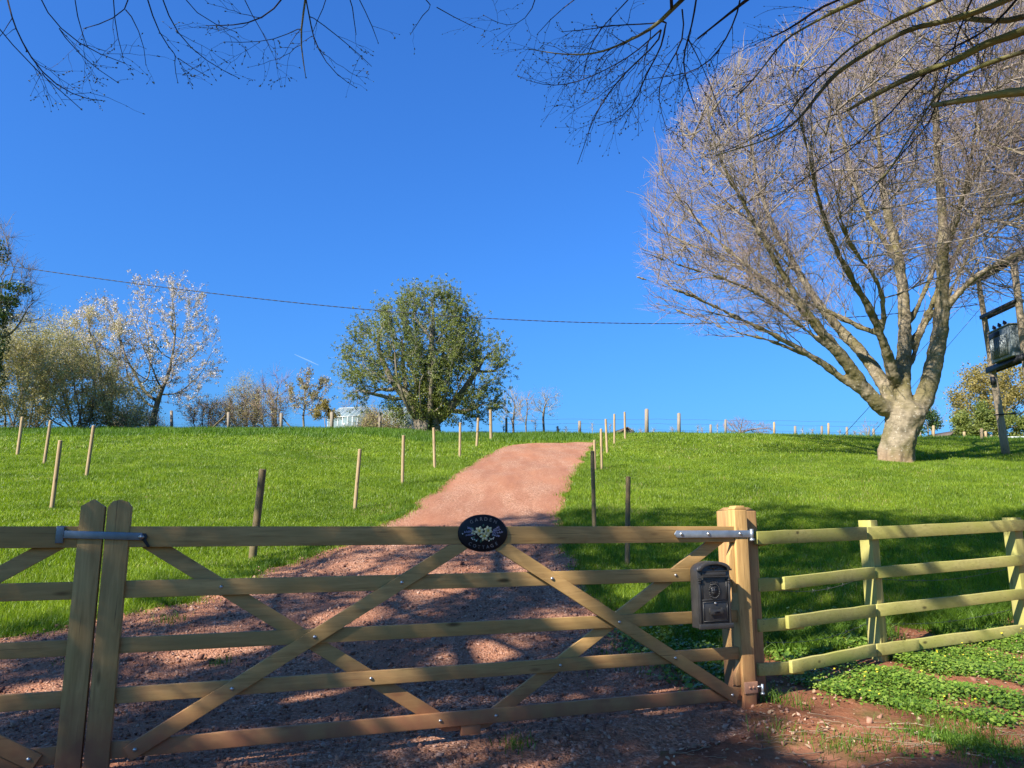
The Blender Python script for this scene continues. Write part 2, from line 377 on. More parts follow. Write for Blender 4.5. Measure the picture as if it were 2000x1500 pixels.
def glass_mat():
    m, t, b = mat('greenhouse_glass', .12, .5); b.inputs['Base Color'].default_value = (.25,.33,.33,1)
    tr = t.nodes.new('ShaderNodeBsdfTransparent'); mx = t.nodes.new('ShaderNodeMixShader')
    n = noise(t, coords(t, (1,1,1)), 1.4, 4); f = ramp(t, [(.3, (.35,.35,.35)), (.7, (.75,.75,.75))], n).outputs[0]
    t.links.new(f, mx.inputs[0]); t.links.new(tr.outputs[0], mx.inputs[1]); t.links.new(b.outputs[0], mx.inputs[2])
    t.links.new(mx.outputs[0], t.nodes['Material Output'].inputs[0]); return m
M['glass'] = glass_mat()
def trail_mat():
    m, t, b = mat('thin_ice_cloud', 1, 0); b.inputs['Base Color'].default_value = (.8,.85,.9,1)
    tr = t.nodes.new('ShaderNodeBsdfTransparent'); mx = t.nodes.new('ShaderNodeMixShader'); mx.inputs[0].default_value = .07
    t.links.new(tr.outputs[0], mx.inputs[1]); t.links.new(b.outputs[0], mx.inputs[2])
    t.links.new(mx.outputs[0], t.nodes['Material Output'].inputs[0]); return m

# ------------------------------------------------------------------ terrain, drive, soil
def grid_mesh(name, xs, ys, zf, m, kind='structure'):
    X, Y = np.meshgrid(xs, ys); V = np.stack([X, Y, zf(X, Y)], -1).reshape(-1, 3)
    nx = len(xs); i = np.arange(len(ys)-1)[:, None]*nx; j = np.arange(nx-1)[None, :]
    Q = np.stack([i+j, i+j+1, i+nx+j+1, i+nx+j], -1).reshape(-1, 4)
    o = np_mesh(name, V, [Q], m, smooth=True); o['kind'] = kind; return o
xs = np.concatenate([-np.geomspace(9000, 40, 30), np.arange(-38, -14, 1.0), np.arange(-14, 20, .25), np.arange(20, 42, 1.0), np.geomspace(44, 9000, 30)])
ys = np.concatenate([-np.geomspace(3000, 12, 24), np.arange(-10, 2, .5), np.arange(2, 50, .25), np.arange(50, 90, 1.0), np.geomspace(92, 9000, 40)])
grid_mesh('field', xs, ys, H, M['turf'])

# outline of the drive
def edge(pts): 
    g = np.array([ground(*p) for p in pts]); o = np.argsort(g[:, 1]); return g[o, :2]
EL = edge([(0,1252),(130,1232),(250,1205),(350,1180),(460,1140),(545,1112),(640,1078),(760,1024),(795,1000),(830,972),(890,925),(940,895),(1000,867)])
ER = edge([(1330,1295),(1290,1270),(1210,1215),(1150,1150),(1120,1105),(1104,1060),(1098,1010),(1102,975),(1120,935),(1150,882),(1163,866)])
YT = 33.6
EL = np.vstack([[[-14, 4.0], [-9, 5.6]], EL[EL[:, 1] > 6.0]]); 
ER = np.vstack([[[-1.0, 2.2], [-.10, 3.75], [.40, 4.15], [.95, 4.6], [1.45, 4.85], [1.62, 5.35]], ER[ER[:, 1] > 5.6]])
def xl(y):
    y = np.asarray(y, float); return np.interp(y, EL[:, 1], EL[:, 0], left=-14) + .08*np.sin(y*2.1+1)*sst(4, 7, y)*(1-.8*sst(14,20,y))+.04*np.sin(y*5.3)*(1-.6*sst(14,20,y)) + .03*np.sin(y*11.7+1)*(1-sst(10,16,y))
def xr(y):
    y = np.asarray(y, float); return np.interp(y, ER[:, 1], ER[:, 0]) + .06*np.sin(y*2.3+2)+.04*np.sin(y*4.9)+.06*np.sin(y*13.1)*(1-sst(4.8,5.4,y)) + .03*np.sin(y*10.3)*(1-sst(10,16,y))
ysd = np.concatenate([np.arange(-3, 14, .1), np.arange(14, 33.3, .2)])
rows = []
for y in ysd:
    a, b_ = float(xl(y)), float(xr(y))
    xx = np.linspace(a, b_, 48); rows.append(np.stack([xx, np.full(48, y)], -1))
# the bend to the right behind the bank
A = rows[-1][0]; B = rows[-1][-1]; piv = B+np.array([1.6, 0])
base = rows[-1]-piv; base = base*np.array([1, 1/.3])
for k in range(1, 10):
    a = -k*radians(6); R2 = np.array([[cos(a), -sin(a)], [sin(a), cos(a)]]); q = base@R2.T
    q[:, 1] *= .3; rows.append(q+piv)
last = rows[-1]

G = np.array(rows)
Z = H(G[..., 0], G[..., 1])+.012
V = np.concatenate([G, Z[..., None]], -1).reshape(-1, 3)
i = np.arange(len(rows)-1)[:, None]*48; j = np.arange(47)[None, :]
np_mesh('driveway', V, [np.stack([i+j, i+j+1, i+49+j, i+48+j], -1).reshape(-1, 4)], M['gravel'], smooth=True)['kind'] = 'structure'
def in_drive(x, y, pad=0):
    main = (y < 33.2) & (x > xl(y)-pad) & (x < xr(y)+pad)
    r = np.hypot(x-piv[0], (y-piv[1])/.3); rin = np.hypot(*(B-piv)); rout = np.hypot(*(A-piv))
    arc = (y >= 33.1) & (x < piv[0]+.2) & (r > rin-pad) & (r < rout+pad)
    s = (x >= piv[0]) & (y > piv[1]+.8*rin-pad+(x-piv[0])*.06) & (y < piv[1]+.8*rout+pad+(x-piv[0])*.06) & (x < piv[0]+16)
    return main | (arc & (x < piv[0]))
# bare red soil by the gate post and under the fence
def soil_hi(x):   # far edge
    x = np.asarray(x, float); return np.interp(x, [-20,-2.6,-1.6,.2,1.2,2,3,4.5,6,9,20], [1.,1.,4.4,5.3,5.8,6.9,7.35,7.9,8.4,9,12])+.12*np.sin(x*4.1)+.08*np.sin(x*9.3)
xs2 = np.arange(-2.2, 14, .08); rowsS = []
for k in range(90):
    f = k/89; lo = -2.5; hi = soil_hi(xs2); rowsS.append(np.stack([xs2, lo+(hi-lo)*f], -1))
G = np.array(rowsS); Z = H(G[..., 0], G[..., 1])+.006+.014*np.sin(G[..., 0]*7+G[..., 1]*3)*np.sin(G[..., 1]*6.1)+.014
Z = np.where(in_drive(G[..., 0], G[..., 1], -.12), H(G[..., 0], G[..., 1])-.03, Z)
nn = len(xs2); i = np.arange(89)[:, None]*nn; j = np.arange(nn-1)[None, :]
np_mesh('soil_verge', np.concatenate([G, Z[..., None]], -1).reshape(-1, 3), [np.stack([i+j, i+j+1, i+nn+j+1, i+nn+j], -1).reshape(-1, 4)], M['soil'], smooth=True)['kind'] = 'structure'
def in_soil(x, y, pad=0): return (x > -2) & (y < soil_hi(x)+pad)

# ------------------------------------------------------------------ grass
def infrustum(x, y, m=1.5):
    return (np.abs(x) < .667*y/.97+m) & (y > 1)
def blades(n, ylo, yhi, hgt, wid, density_fn=None, seg=1, long=False):
    y = rng.uniform(ylo, yhi, n*2); x = rng.uniform(-.70*yhi-2, .70*yhi+2, n*2)
    k = infrustum(x, y)
    if not long: k &= ~in_drive(x, y, -np.abs(rng.normal(0, .10, len(x)))) & ~in_soil(x, y, -.05)
    if density_fn is not None: k &= rng.random(len(x)) < density_fn(x, y)
    x = x[k]; y = y[k]; n = len(x)
    h = hgt*rng.uniform(.55, 1.25, n)*(1+.35*np.sin(x*1.7+np.sin(y*1.3)*2)*np.sin(y*1.1)); w = wid*rng.uniform(.6, 1.3, n)
    z = H(x, y)-.01; a = rng.uniform(0, 2*pi, n); l = rng.uniform(.15, .75, n)*h; b_ = rng.uniform(0, 2*pi, n)
    base = np.stack([x, y, z], -1); side = np.stack([np.cos(a)*w/2, np.sin(a)*w/2, np.zeros(n)], -1)
    tip = base+np.stack([np.cos(b_)*l, np.sin(b_)*l, h], -1)
    if seg == 1:
        V = np.stack([base-side, base+side, tip], 1).reshape(-1, 3); return V, np.arange(3*n).reshape(n, 3), None
    mid = base+np.stack([np.cos(b_)*l*.3, np.sin(b_)*l*.3, h*.6], -1)
    V = np.stack([base-side, base+side, mid+side*.7, mid-side*.7, tip], 1).reshape(-1, 3)
    o = np.arange(n)[:, None]*5
    return V, o+np.array([[3, 2, 4]]), o+np.array([[0, 1, 2, 3]])
def grass_obj(name, parts, m):
    Vs, T, Q, n = [], [], [], 0
    for V, t, q in parts:
        Vs.append(V); T.append(t+n)
        if q is not None: Q.append(q+n)
        n += len(V)
    o = np_mesh(name, np.concatenate(Vs), ([np.concatenate(T)] if T else [])+([np.concatenate(Q)] if Q else []), m)
    return tag(o, kind='stuff')
GD = 1.0
g = grass_obj('lawn_grass', [
    blades(int(170000*GD), 5.2, 10, .085, .006, seg=2), blades(int(230000*GD), 10, 16, .07, .009, seg=2),
    blades(int(230000*GD), 16, 26, .075, .016), blades(int(260000*GD), 26, 52, .085, .034)], M['grass'])
tag(g, label='sunlit short green grass covering the sloping field', cat='grass')
crest = lambda x, y: sst(33.5, 36.5, y+.8*np.sin(x*1.3))*(x < 4)*(~in_drive(x, y, .2))*(.55+.45*np.sin(x*.8+y))+.12*(x >= 4)*(y > 40)
g = grass_obj('long_grass', [blades(210000, 33, 50, .21, .036, crest, seg=1, long=True)], M['long_grass'])
tag(g, label='darker long grass left uncut along the crest of the field', cat='long grass')
# rough tufts against the drive edge, fence foot and soil
def edge_tufts(n):
    out = []
    y = rng.uniform(5.3, 16, n); side = rng.random(n) < .5
    x = np.where(side, xl(y)-np.abs(rng.normal(0, .14, n)), xr(y)+np.abs(rng.normal(0, .14, n))); cl = np.sin(x*6+y*5)+np.sin(y*9) > -.6
    x = x[cl]; y = y[cl]
    return x, y
def blades_at(x, y, hgt, wid, zoff=0):
    n = len(x); h = hgt*rng.uniform(.5, 1.3, n); w = wid*rng.uniform(.6, 1.3, n)
    z = H(x, y)-.01+zoff; a = rng.uniform(0, 2*pi, n); l = rng.uniform(.3, 1.0, n)*h; b_ = rng.uniform(0, 2*pi, n)
    base = np.stack([x, y, z], -1); side = np.stack([np.cos(a)*w/2, np.sin(a)*w/2, np.zeros(n)], -1)
    tip = base+np.stack([np.cos(b_)*l, np.sin(b_)*l, h], -1); mid = base+np.stack([np.cos(b_)*l*.3, np.sin(b_)*l*.3, h*.65], -1)
    V = np.stack([base-side, base+side, mid+side*.7, mid-side*.7, tip], 1).reshape(-1, 3); o = np.arange(n)[:, None]*5
    return V, o+np.array([[3, 2, 4]]), o+np.array([[0, 1, 2, 3]])
x, y = edge_tufts(14000)
tx = rng.uniform(1.9, 8, 26000); ty_ = soil_hi(tx)+rng.normal(0, .22, 26000); k = (np.sin(tx*3.1)+np.sin(tx*7.7+1) > -.9)
# clumps out on the gravel and soil
cx = []; cy = []
for (px, py, n, s) in [(430,1300,60,.05),(120,1300,10,.03),(1010,1465,60,.05),(330,1215,120,.10),(1860,1455,700,.16),(1950,1480,500,.2),(1780,1395,260,.1),(1640,1475,160,.12),(1900,1420,260,.12),(1700,1465,160,.1),(1240,1290,260,.22),(1350,1290,500,.2),(1180,1150,500,.12),(1420,1340,400,.14),(1300,1250,400,.25),(1540,1440,60,.1)]:
    p = ground(px, py); cx.append(p[0]+rng.normal(0, s, n)); cy.append(p[1]+rng.normal(0, s*1.2, n))
cx = np.concatenate(cx); cy = np.concatenate(cy)
g = grass_obj('rough_grass', [blades_at(x, y, .10, .007), blades_at(tx[k], ty_[k], .17, .008), blades_at(cx, cy, .07, .005, .02)], M['long_grass'])
tag(g, label='rough grass tufts along the drive edges and at the fence foot', cat='rough grass')

# ------------------------------------------------------------------ gravel, litter
def inpoly(x, y, poly):
    c = np.zeros(len(x), bool); jx = len(poly)-1
    for i in range(len(poly)):
        xi, yi = poly[i]; xj, yj = poly[jx]
        c ^= ((yi > y) != (yj > y)) & (x < (xj-xi)*(y-yi)/(yj-yi+1e-12)+xi); jx = i
    return c
n = 62000; y = 2.6+ (rng.random(n)**1.35)*11; x = rng.uniform(-7, 4, n)
k = in_drive(x, y, .12+np.abs(rng.normal(0, .22, n))*(y < 5.2)) & infrustum(x, y, .6); x = x[k]; y = y[k]; n = len(x)
s = rng.gamma(3.2, .0029, n)*(1+.01*y)
sc3 = s[:, None]*rng.uniform(.6, 1.35, (n, 3)); sc3[:, 2] *= .7
Rz = rots(n)
V, Fc = scatter(OCTA, OCTA_F, np.stack([x, y, H(x, y)+.012+s*.25], -1), Rz, sc3)
V += rng.normal(0, 1, V.shape)*np.repeat(s, 6)[:, None]*.16
g = np_mesh('gravel_stones', V, [Fc], M['gravelstone']); tag(g, 'loose red gravel stones strewn over the near drive', 'gravel', kind='stuff')
n = 2300; x = rng.uniform(-1.2, 6.5, n); y = rng.uniform(2.6, 7.6, n); k = in_soil(x, y) & ~in_drive(x, y) & infrustum(x, y, .5); x = x[k]; y = y[k]; n = len(x)
s = rng.gamma(2.6, .0042, n); sc3 = s[:, None]*rng.uniform(.6, 1.3, (n, 3))
V, Fc = scatter(OCTA, OCTA_F, np.stack([x, y, H(x, y)+.022+s*.2], -1), rots(n), sc3); V += rng.normal(0, 1, V.shape)*np.repeat(s, 6)[:, None]*.16
g = np_mesh('soil_pebbles', V, [Fc], M['gravelstone']); tag(g, 'small pebbles and clods on the red soil by the gate post', 'pebbles', kind='stuff')
# dead leaves and sticks as litter
n = 6500; x = rng.uniform(.8, 7, n); y = rng.uniform(2.8, 8.2, n)
k = in_soil(x, y) & (rng.random(n) < .25+.75*(np.sin(x*2.2+y)*np.sin(y*2.7) > .1)) & ~in_drive(x, y, -.1); x = x[k]; y = y[k]; n = len(x)
R = rots(n); up = np.stack([rng.normal(0, .35, n), rng.normal(0, .35, n), np.ones(n)], -1); up /= np.linalg.norm(up, axis=1)[:, None]
def flatR(up, n):
    a = rng.uniform(0, 2*pi, n); d = np.stack([np.cos(a), np.sin(a), np.zeros(n)], -1); d -= up*(d*up).sum(1)[:, None]; d /= np.linalg.norm(d, axis=1)[:, None]
    return np.stack([d, np.cross(up, d), up], -1)
V, Fc = scatter([[0,-.5,0],[.25,-.15,.1],[.22,.2,.12],[0,.5,.02],[-.22,.2,.1],[-.25,-.15,.12]], [[0,1,2,3,4,5]], np.stack([x, y, H(x, y)+.03+.05*rng.random(n)**2*inpoly(x, y, np.array([ground(*p)[:2] for p in [(1540,1300),(1760,1262),(2030,1235),(2030,1420),(1560,1360)]]))], -1), flatR(up, n), rng.uniform(.015, .045, n))
g = np_mesh('leaf_litter', V, [Fc], M['litter']); tag(g, 'dead brown leaves littering the soil by the fence', 'leaf litter', kind='stuff')
mb = MB()
for _ in range(150):
    px = random.uniform(1330, 2000) if random.random() < .8 else random.uniform(1000, 1330); py = random.uniform(1390, 1500) if random.random() < .7 else random.uniform(1190, 1330)
    p = ground(px, py); a = random.uniform(-.6, .6)+(pi if random.random() < .5 else 0); L = random.uniform(.06, .32)
    if not (in_soil(p[0], p[1]) ) or in_drive(p[0], p[1]): continue
    pts = []; q = np.array(p[:2])
    for i in range(6):
        pts.append([q[0], q[1], hz(*q)+.028+random.uniform(0, .012)]); q = q+np.array([cos(a), sin(a)])*L/5; a += random.uniform(-.35, .35)
    mb.tube(pts, np.linspace(1, .4, 6)*random.uniform(.0015, .0045), 5)
tag(mb.build('stick_litter', M['dry'], smooth=True), 'thin dry sticks and stalks strewn over the red soil', 'sticks', kind='stuff')

# ground cover patch in front of the fence (leafy, with little yellow flowers)
outl = np.array([(1540,1300),(1600,1270),(1760,1262),(1850,1245),(2030,1235),(2030,1420),(1900,1425),(1780,1415),(1760,1388),(1640,1378),(1560,1360),(1540,1330)])
gp = np.array([ground(*p)[:2] for p in outl])
def cover(n, poly, pad=.1, hmax=.09, thr=-1.2):
    x = rng.uniform(poly[:, 0].min()-pad, poly[:, 0].max()+pad, n); y = rng.uniform(poly[:, 1].min()-pad, poly[:, 1].max()+pad, n)
    jx = x+.06*np.sin(y*17)+rng.normal(0, .05, n); jy = y+.05*np.sin(x*15)+rng.normal(0, .05, n)
    k = inpoly(jx, jy, poly) & (np.sin(x*3.7+1)*np.sin(y*5.1)+.6*np.sin(x*9.1+y*7.3)+rng.normal(0, .35, n) > thr)
    return x[k], y[k]
def cover_leaves(x, y, smin, smax, hmax):
    n = len(x); up = np.stack([rng.normal(0, .4, n)-.15, rng.normal(0, .4, n)-.2, np.ones(n)], -1); up /= np.linalg.norm(up, axis=1)[:, None]
    mound = .5+.5*np.sin(x*6.3)*np.sin(y*7.1)
    z = H(x, y)+.02+rng.random(n)*hmax*(.4+.6*mound)
    shp = [[0,-.5,0],[.35,-.35,.06],[.5,.1,.08],[.25,.45,.04],[-.25,.45,.04],[-.5,.1,.08],[-.35,-.35,.06]]
    return scatter(shp, [[0,1,2,3,4,5,6]], np.stack([x, y, z], -1), flatR(up, n), rng.uniform(smin, smax, n))
x, y = cover(105000, gp, thr=-.2)
V1, F1 = cover_leaves(x, y, .009, .025, .085)
gp2 = np.array([ground(*p)[:2] for p in [(1500,1270),(1500,1225),(1560,1215),(1690,1205),(1700,1265),(1600,1290),(1530,1320)]])
x, y = cover(9000, gp2, thr=-.5); V2, F2 = cover_leaves(x, y, .02, .045, .12)
gp3 = np.array([ground(*p)[:2] for p in [(1180,1230),(1260,1225),(1430,1250),(1430,1370),(1370,1375),(1290,1330),(1220,1275)]])
x, y = cover(6000, gp3, thr=-.3); V3, F3 = cover_leaves(x, y, .015, .04, .09)
gp4 = np.array([ground(*p)[:2] for p in [(1560,1480),(1700,1430),(2010,1440),(2010,1499),(1600,1499)]])
x, y = cover(9000, gp4, thr=.75); V4, F4 = cover_leaves(x, y, .01, .026, .03)
g = np_mesh('ground_cover', np.concatenate([V1, V2, V3, V4]), [np.concatenate([F1, F2+len(V1), F3+len(V1)+len(V2), F4+len(V1)+len(V2)+len(V3)])], M['cover'])
tag(g, 'bright green leafy ground cover spreading below the fence rails', 'ground cover', kind='stuff')
x, y = cover(230, gp, thr=-.1); n = len(x); hh = rng.uniform(.07, .15, n); z = H(x, y)+hh
up = np.stack([rng.normal(-.2, .3, n), rng.normal(-.3, .3, n), np.ones(n)], -1); up /= np.linalg.norm(up, axis=1)[:, None]
ang = np.linspace(0, 2*pi, 8, endpoint=False); shp = [[cos(a)*(1 if i % 2 else .55), sin(a)*(1 if i % 2 else .55), .25] for i, a in enumerate(ang)]
V, Fc = scatter(shp, [list(range(8))], np.stack([x, y, z], -1), flatR(up, n), rng.uniform(.006, .011, n))
g = np_mesh('small_yellow_flowers', V, [Fc], M['yellow']); tag(g, 'tiny yellow flowers dotted over the green ground cover', 'flowers', kind='stuff')

# ------------------------------------------------------------------ gate frame of reference
O2 = np.array([-1.6303, 4.2520]); D2 = np.array([.93517, .35419]); N2 = np.array([.35419, -.93517])
GA = math.atan2(D2[1], D2[0])      # local x runs along the gate, local -y faces the camera
def gate_pt(t, off=0, z=0):
    p = O2+D2*t+N2*off; return np.array([p[0], p[1], z])
def t_of(px, py, off=0):
    r = ray(px, py); s = ((O2+N2*off)@N2)/(r[:2]@N2); w = r*s
    return float((w[:2]-O2)@D2), float(CZ+w[2])
RAILS = [(1.143, 1.250), (.886, .972), (.613, .690), (.370, .447), (.110, .191)]
def plank(p, q, w, y0, y1, cut0=None, cut1=None):
    """sloping board between (x,z) points p and q, width w, from y0 to y1; ends cut level at z=cut"""
    p = np.array(p, float); q = np.array(q, float); d = (q-p)/np.linalg.norm(q-p); nrm = np.array([-d[1], d[0]])*w/2
    c = [p+nrm, q+nrm, q-nrm, p-nrm]
    if cut0 is not None:
        for i in (0, 3): c[i] = c[i]+d*((cut0-c[i][1])/d[1])
    if cut1 is not None:
        for i in (1, 2): c[i] = c[i]+d*((cut1-c[i][1])/d[1])
    mb = MB(); mb.prism(c, y0, y1, 1); return mb
def bolt_head(mb, x, y, z, r=.011):
    k = 12
    for (rr, d0) in ((r, 0),):
        ang = np.linspace(0, 2*pi, k, endpoint=False)
        rings = [(r, 0), (r*.9, -.004), (r*.6, -.007), (.0008, -.0085)]
        V = [[x+a*cos(t), y+b_, z+a*sin(t)] for a, b_ in rings for t in ang]
        Q = [[i*k+j, i*k+(j+1) % k, (i+1)*k+(j+1) % k, (i+1)*k+j] for i in range(3) for j in range(k)]
        mb.add(V, Q)
def make_gate(name, loc_t, s, label, full=True):
    """s=+1: closing stile at local x=0, hinge stile at x=L;  s=-1 mirrored"""
    Lg = 4.0
    root = empty(name, gate_pt(loc_t), GA); tag(root, label, 'gate', 'pair of timber gates across the drive')
    X = lambda v: s*v
    def bx(mb, x0, x1, y0, y1, z0, z1):
        a, b_ = sorted((X(x0), X(x1))); mb.box(((a+b_)/2, (y0+y1)/2, (z0+z1)/2), (b_-a, y1-y0, z1-z0))
    # closing stile with a weathered pointed top
    w = .112
    mb = MB()
    if s > 0: prof = [(0,.05),(w,.05),(w,1.350),(w*.82,1.376),(w*.5,1.388),(w*.18,1.378),(0,1.345)]
    else: prof = [(0,.05),(-w,.05),(-w,1.352),(-w*.5,1.388),(0,1.350)]
    mb.prism(prof if s > 0 else prof[::-1], -.036, .036, 1)
    mb.build('closing_stile', M['gate_z'], root, bevel=.003)
    # hinge stile: thicker, shoulders where the top rail enters
    mb = MB(); bx(mb, Lg-.105, Lg, -.042, .04, .045, 1.365)
    mb.build('hinge_stile', M['gate_z'], root, bevel=.006)
    mb = MB(); mb.prism([(X(Lg-.105), 1.3655), (X(Lg), 1.3655), (X(Lg-.02), 1.392), (X(Lg-.085), 1.392)], -.040, .038, 1)
    mb.build('stile_cap', M['gate_z'], root, bevel=.004)
    # curved ear that thickens the hinge stile under the top rail
    mb = MB(); mb.prism([(X(Lg-.1052), 1.13), (X(Lg-.1052), .80), (X(Lg-.118), .83), (X(Lg-.16), .95), (X(Lg-.15), 1.05), (X(Lg-.118), 1.13)], -.02, .018, 1)
    mb.build('stile_ear', M['gate_z'], root, bevel=.003)
    mb = MB(); mb.prism([(X(Lg-.1052), .36), (X(Lg-.1052), .20), (X(Lg-.14), .20), (X(Lg-.145), .27), (X(Lg-.118), .33)], -.02, .018, 1)
    mb.build('stile_ear', M['gate_z'], root, bevel=.003)
    for i, (z0, z1) in enumerate(RAILS):
        mb = MB(); th = .030 if i == 0 else .014
        bx(mb, w-.002, Lg-.1, -th, th, z0, z1)
        mb.build('rail', M['gate_x'], root, bevel=.003)
    # braces: two in front forming an A, two behind forming a V
    bw = .078
    fr = [((.21-.02, .13), (1.944-.02, 1.142), -.036, -.0145), ((Lg-.15, .125), (2.13+.03, 1.142), -.036, -.0145)]
    bk = [((.245, 1.142), (1.93, .075), .0145, .036), ((Lg-.235, 1.142), (2.03, .075), .0145, .036)]
    for (p, q, y0, y1) in fr:
        mb = plank((X(p[0]), p[1]), (X(q[0]), q[1]), bw, y0, y1, None, 1.142); mb.build('front_brace', M['gate_x'], root, bevel=.002)
    for (p, q, y0, y1) in bk:
        mb = plank((X(p[0]), p[1]), (X(q[0]), q[1]), bw, y0, y1, 1.142, .08); mb.build('back_brace', M['gate_x'], root, bevel=.002)
    # bolts where the braces cross the rails
    def at_z(p, q, z): f = (z-p[1])/(q[1]-p[1]); return p[0]+f*(q[0]-p[0])
    for (p, q, y0, y1) in fr:
        for z in (.93, .65, .408, .15):
            mb = MB(); bolt_head(mb, X(at_z(p, q, z)), -.0362, z); mb.build('bolt', M['bolt'], root, smooth=True)
    for (p, q, y0, y1) in bk:
        for z in (.93, .408, .15):
            mb = MB(); bolt_head(mb, X(at_z(p, q, z)), -.0142, z, .010); mb.build('bolt', M['bolt'], root, smooth=True)
    # drop block under the bottom rail
    mb = MB(); bx(mb, 1.94, 2.06, -.008, .014, .055, .1095); mb.build('foot_block', M['gate_x'], root, bevel=.002)
    # top hinge strap
    mb = MB(); a0 = X(Lg-.60); a1 = X(Lg+.015)
    mb.prism([(a0, 1.199), (a0+s*.02, 1.223), (a1, 1.223), (a1, 1.175), (a0+s*.02, 1.175)], -.049, -.0425, 1)
    st = mb.build('hinge_strap', M['galv'], root, bevel=.001)
    for bxp in (Lg-.545, Lg-.33, Lg-.07):
        mb = MB(); bolt_head(mb, X(bxp), -.0492, 1.199, .012); mb.build('strap_bolt', M['bolt'], st, smooth=True)
    mb = MB(); mb.tube([[X(Lg+.027), -.046, 1.165], [X(Lg+.027), -.046, 1.232]], .013, 12); mb.box((X(Lg+.033), -.02, 1.180), (.018, .05, .018))
    mb.tube([[X(Lg+.027), -.046, 1.150], [X(Lg+.027), -.046, 1.166]], .017, 12); mb.build('hinge_pin', M['galv'], root, smooth=False)
    # bottom hinge bracket caked with mud
    mb = MB(); bx(mb, Lg-.100, Lg+.006, -.050, -.0425, .152, .225); bk2 = mb.build('hinge_bracket', M['muddy'], root, bevel=.002)
    for dx in (.03, .06): mb = MB(); bolt_head(mb, X(Lg-dx), -.0502, .19, .009); mb.build('bracket_bolt', M['muddy'], bk2, smooth=True)
    mb = MB(); mb.tube([[X(Lg+.045), -.046, .15], [X(Lg+.045), -.046, .205]], .009, 10); mb.tube([[X(Lg+.045), -.046, .138], [X(Lg+.045), -.046, .15]], .013, 10)
    mb.tube([[X(Lg+.004), -.046, .19], [X(Lg+.045), -.046, .19]], .006, 8); mb.build('hinge_pin', M['galv'], root)
    return root
gr = make_gate('field_gate', -.515, 1, 'right-hand timber gate leaf, latched shut, carrying the oval name sign')
gl = make_gate('field_gate', -.527, -1, 'left-hand timber gate leaf, cut off by the left edge of the photo')

# throw-over latch across the two closing stiles
lt = empty('gate_latch', gate_pt(-.52, 0, 1.2), GA); tag(lt, 'grey metal throw-over latch joining the tops of both gates', 'latch')
mb = MB(); mb.box((-.0, -.046, .004), (.36, .008, .038), Matrix.Rotation(radians(-2.0), 3, 'Y') and np.array(Matrix.Rotation(radians(2.0), 3, 'Y')))
mb.build('latch_bar', M['galv_dark'], lt, bevel=.001)
mb = MB(); mb.prism([(-.045,.052),(.044,.052),(.051,.045),(.051,-.034),(-.052,-.034),(-.052,.045)], -.215, -.180, 0)
mb.build('latch_hoop', M['galv_dark'], lt, bevel=.002)
mb = MB(); mb.tube([[.178, -.052, -.004], [.178, -.060, -.004]], .014, 6); bolt_head(mb, .178, -.060, -.004, .010); mb.build('pivot_bolt', M['bolt'], lt)
mb = MB(); mb.prism([(.165,.012),(.195,.014),(.205,0),(.200,-.02),(.222,-.055),(.208,-.058),(.185,-.024),(.165,-.02)], -.042, -.031, 1); mb.build('pivot_plate', M['iron'], lt, bevel=.001)

# hanging post
pt = empty('gate_post', gate_pt(3.43, 0, 0), GA); tag(pt, 'thick square brown timber post the gate hangs on', 'gate post')
pz = -.15
mb = MB(); mb.box((.115, .16, (1.36+pz)/2), (.20, .20, 1.36-pz)); mb.build('shaft', M['post'], pt, bevel=.006)
mb = MB(); v = [[.02,.065,1.3602],[.21,.065,1.3602],[.21,.255,1.3602],[.02,.255,1.3602],[.05,.10,1.385],[.18,.10,1.385],[.18,.22,1.385],[.05,.22,1.385]]
mb.add(v, [[0,1,5,4],[1,2,6,5],[2,3,7,6],[3,0,4,7],[4,5,6,7],[3,2,1,0]]); mb.build('weathered_top', M['post'], pt)
pl_ = empty('gate_post', gate_pt(-4.53, 0, 0), GA); tag(pl_, 'square post holding the left-hand gate, beyond the left edge', 'gate post')
mb = MB(); mb.box((-.05, .16, .6), (.20, .20, 1.52)); mb.build('shaft', M['post'], pl_, bevel=.006)

# oval sign
sg = empty('name_sign', gate_pt(1.54, .0, 1.210), GA); tag(sg, 'oval black house-name sign with cream flowers, fixed to the gate top rail', 'sign')
a_, b__ = .158, .112; k = 64; th = np.linspace(0, 2*pi, k, endpoint=False)
mb = MB(); ring = lambda f, y: [[a_*f*cos(t), y, b__*f*sin(t)] for t in th]
V = ring(1, -.0305)+ring(1, -.040)+ring(.95, -.046); V.append([0, -.046, 0])
mb.add(V, [[i*k+j, i*k+(j+1) % k, (i+1)*k+(j+1) % k, (i+1)*k+j] for i in range(2) for j in range(k)], [[2*k+j, 2*k+(j+1) % k, 3*k] for j in range(k)], [list(range(k))])
mb.build('plaque', M['slate'], sg, smooth=False)
def glyph(ch, size):
    cu = bpy.data.curves.new('glyph', 'FONT'); cu.body = ch; cu.size = size; cu.align_x = 'CENTER'; cu.extrude = .0006; cu.resolution_u = 3
    o = bpy.data.objects.new('glyph', cu); COL.objects.link(o); bpy.context.view_layer.update()
    me = bpy.data.meshes.new_from_object(o.evaluated_get(bpy.context.evaluated_depsgraph_get()))
    V = np.array([v.co[:] for v in me.vertices]); Fc = [list(p.vertices) for p in me.polygons]
    bpy.data.objects.remove(o); bpy.data.curves.remove(cu); bpy.data.meshes.remove(me); return V, Fc
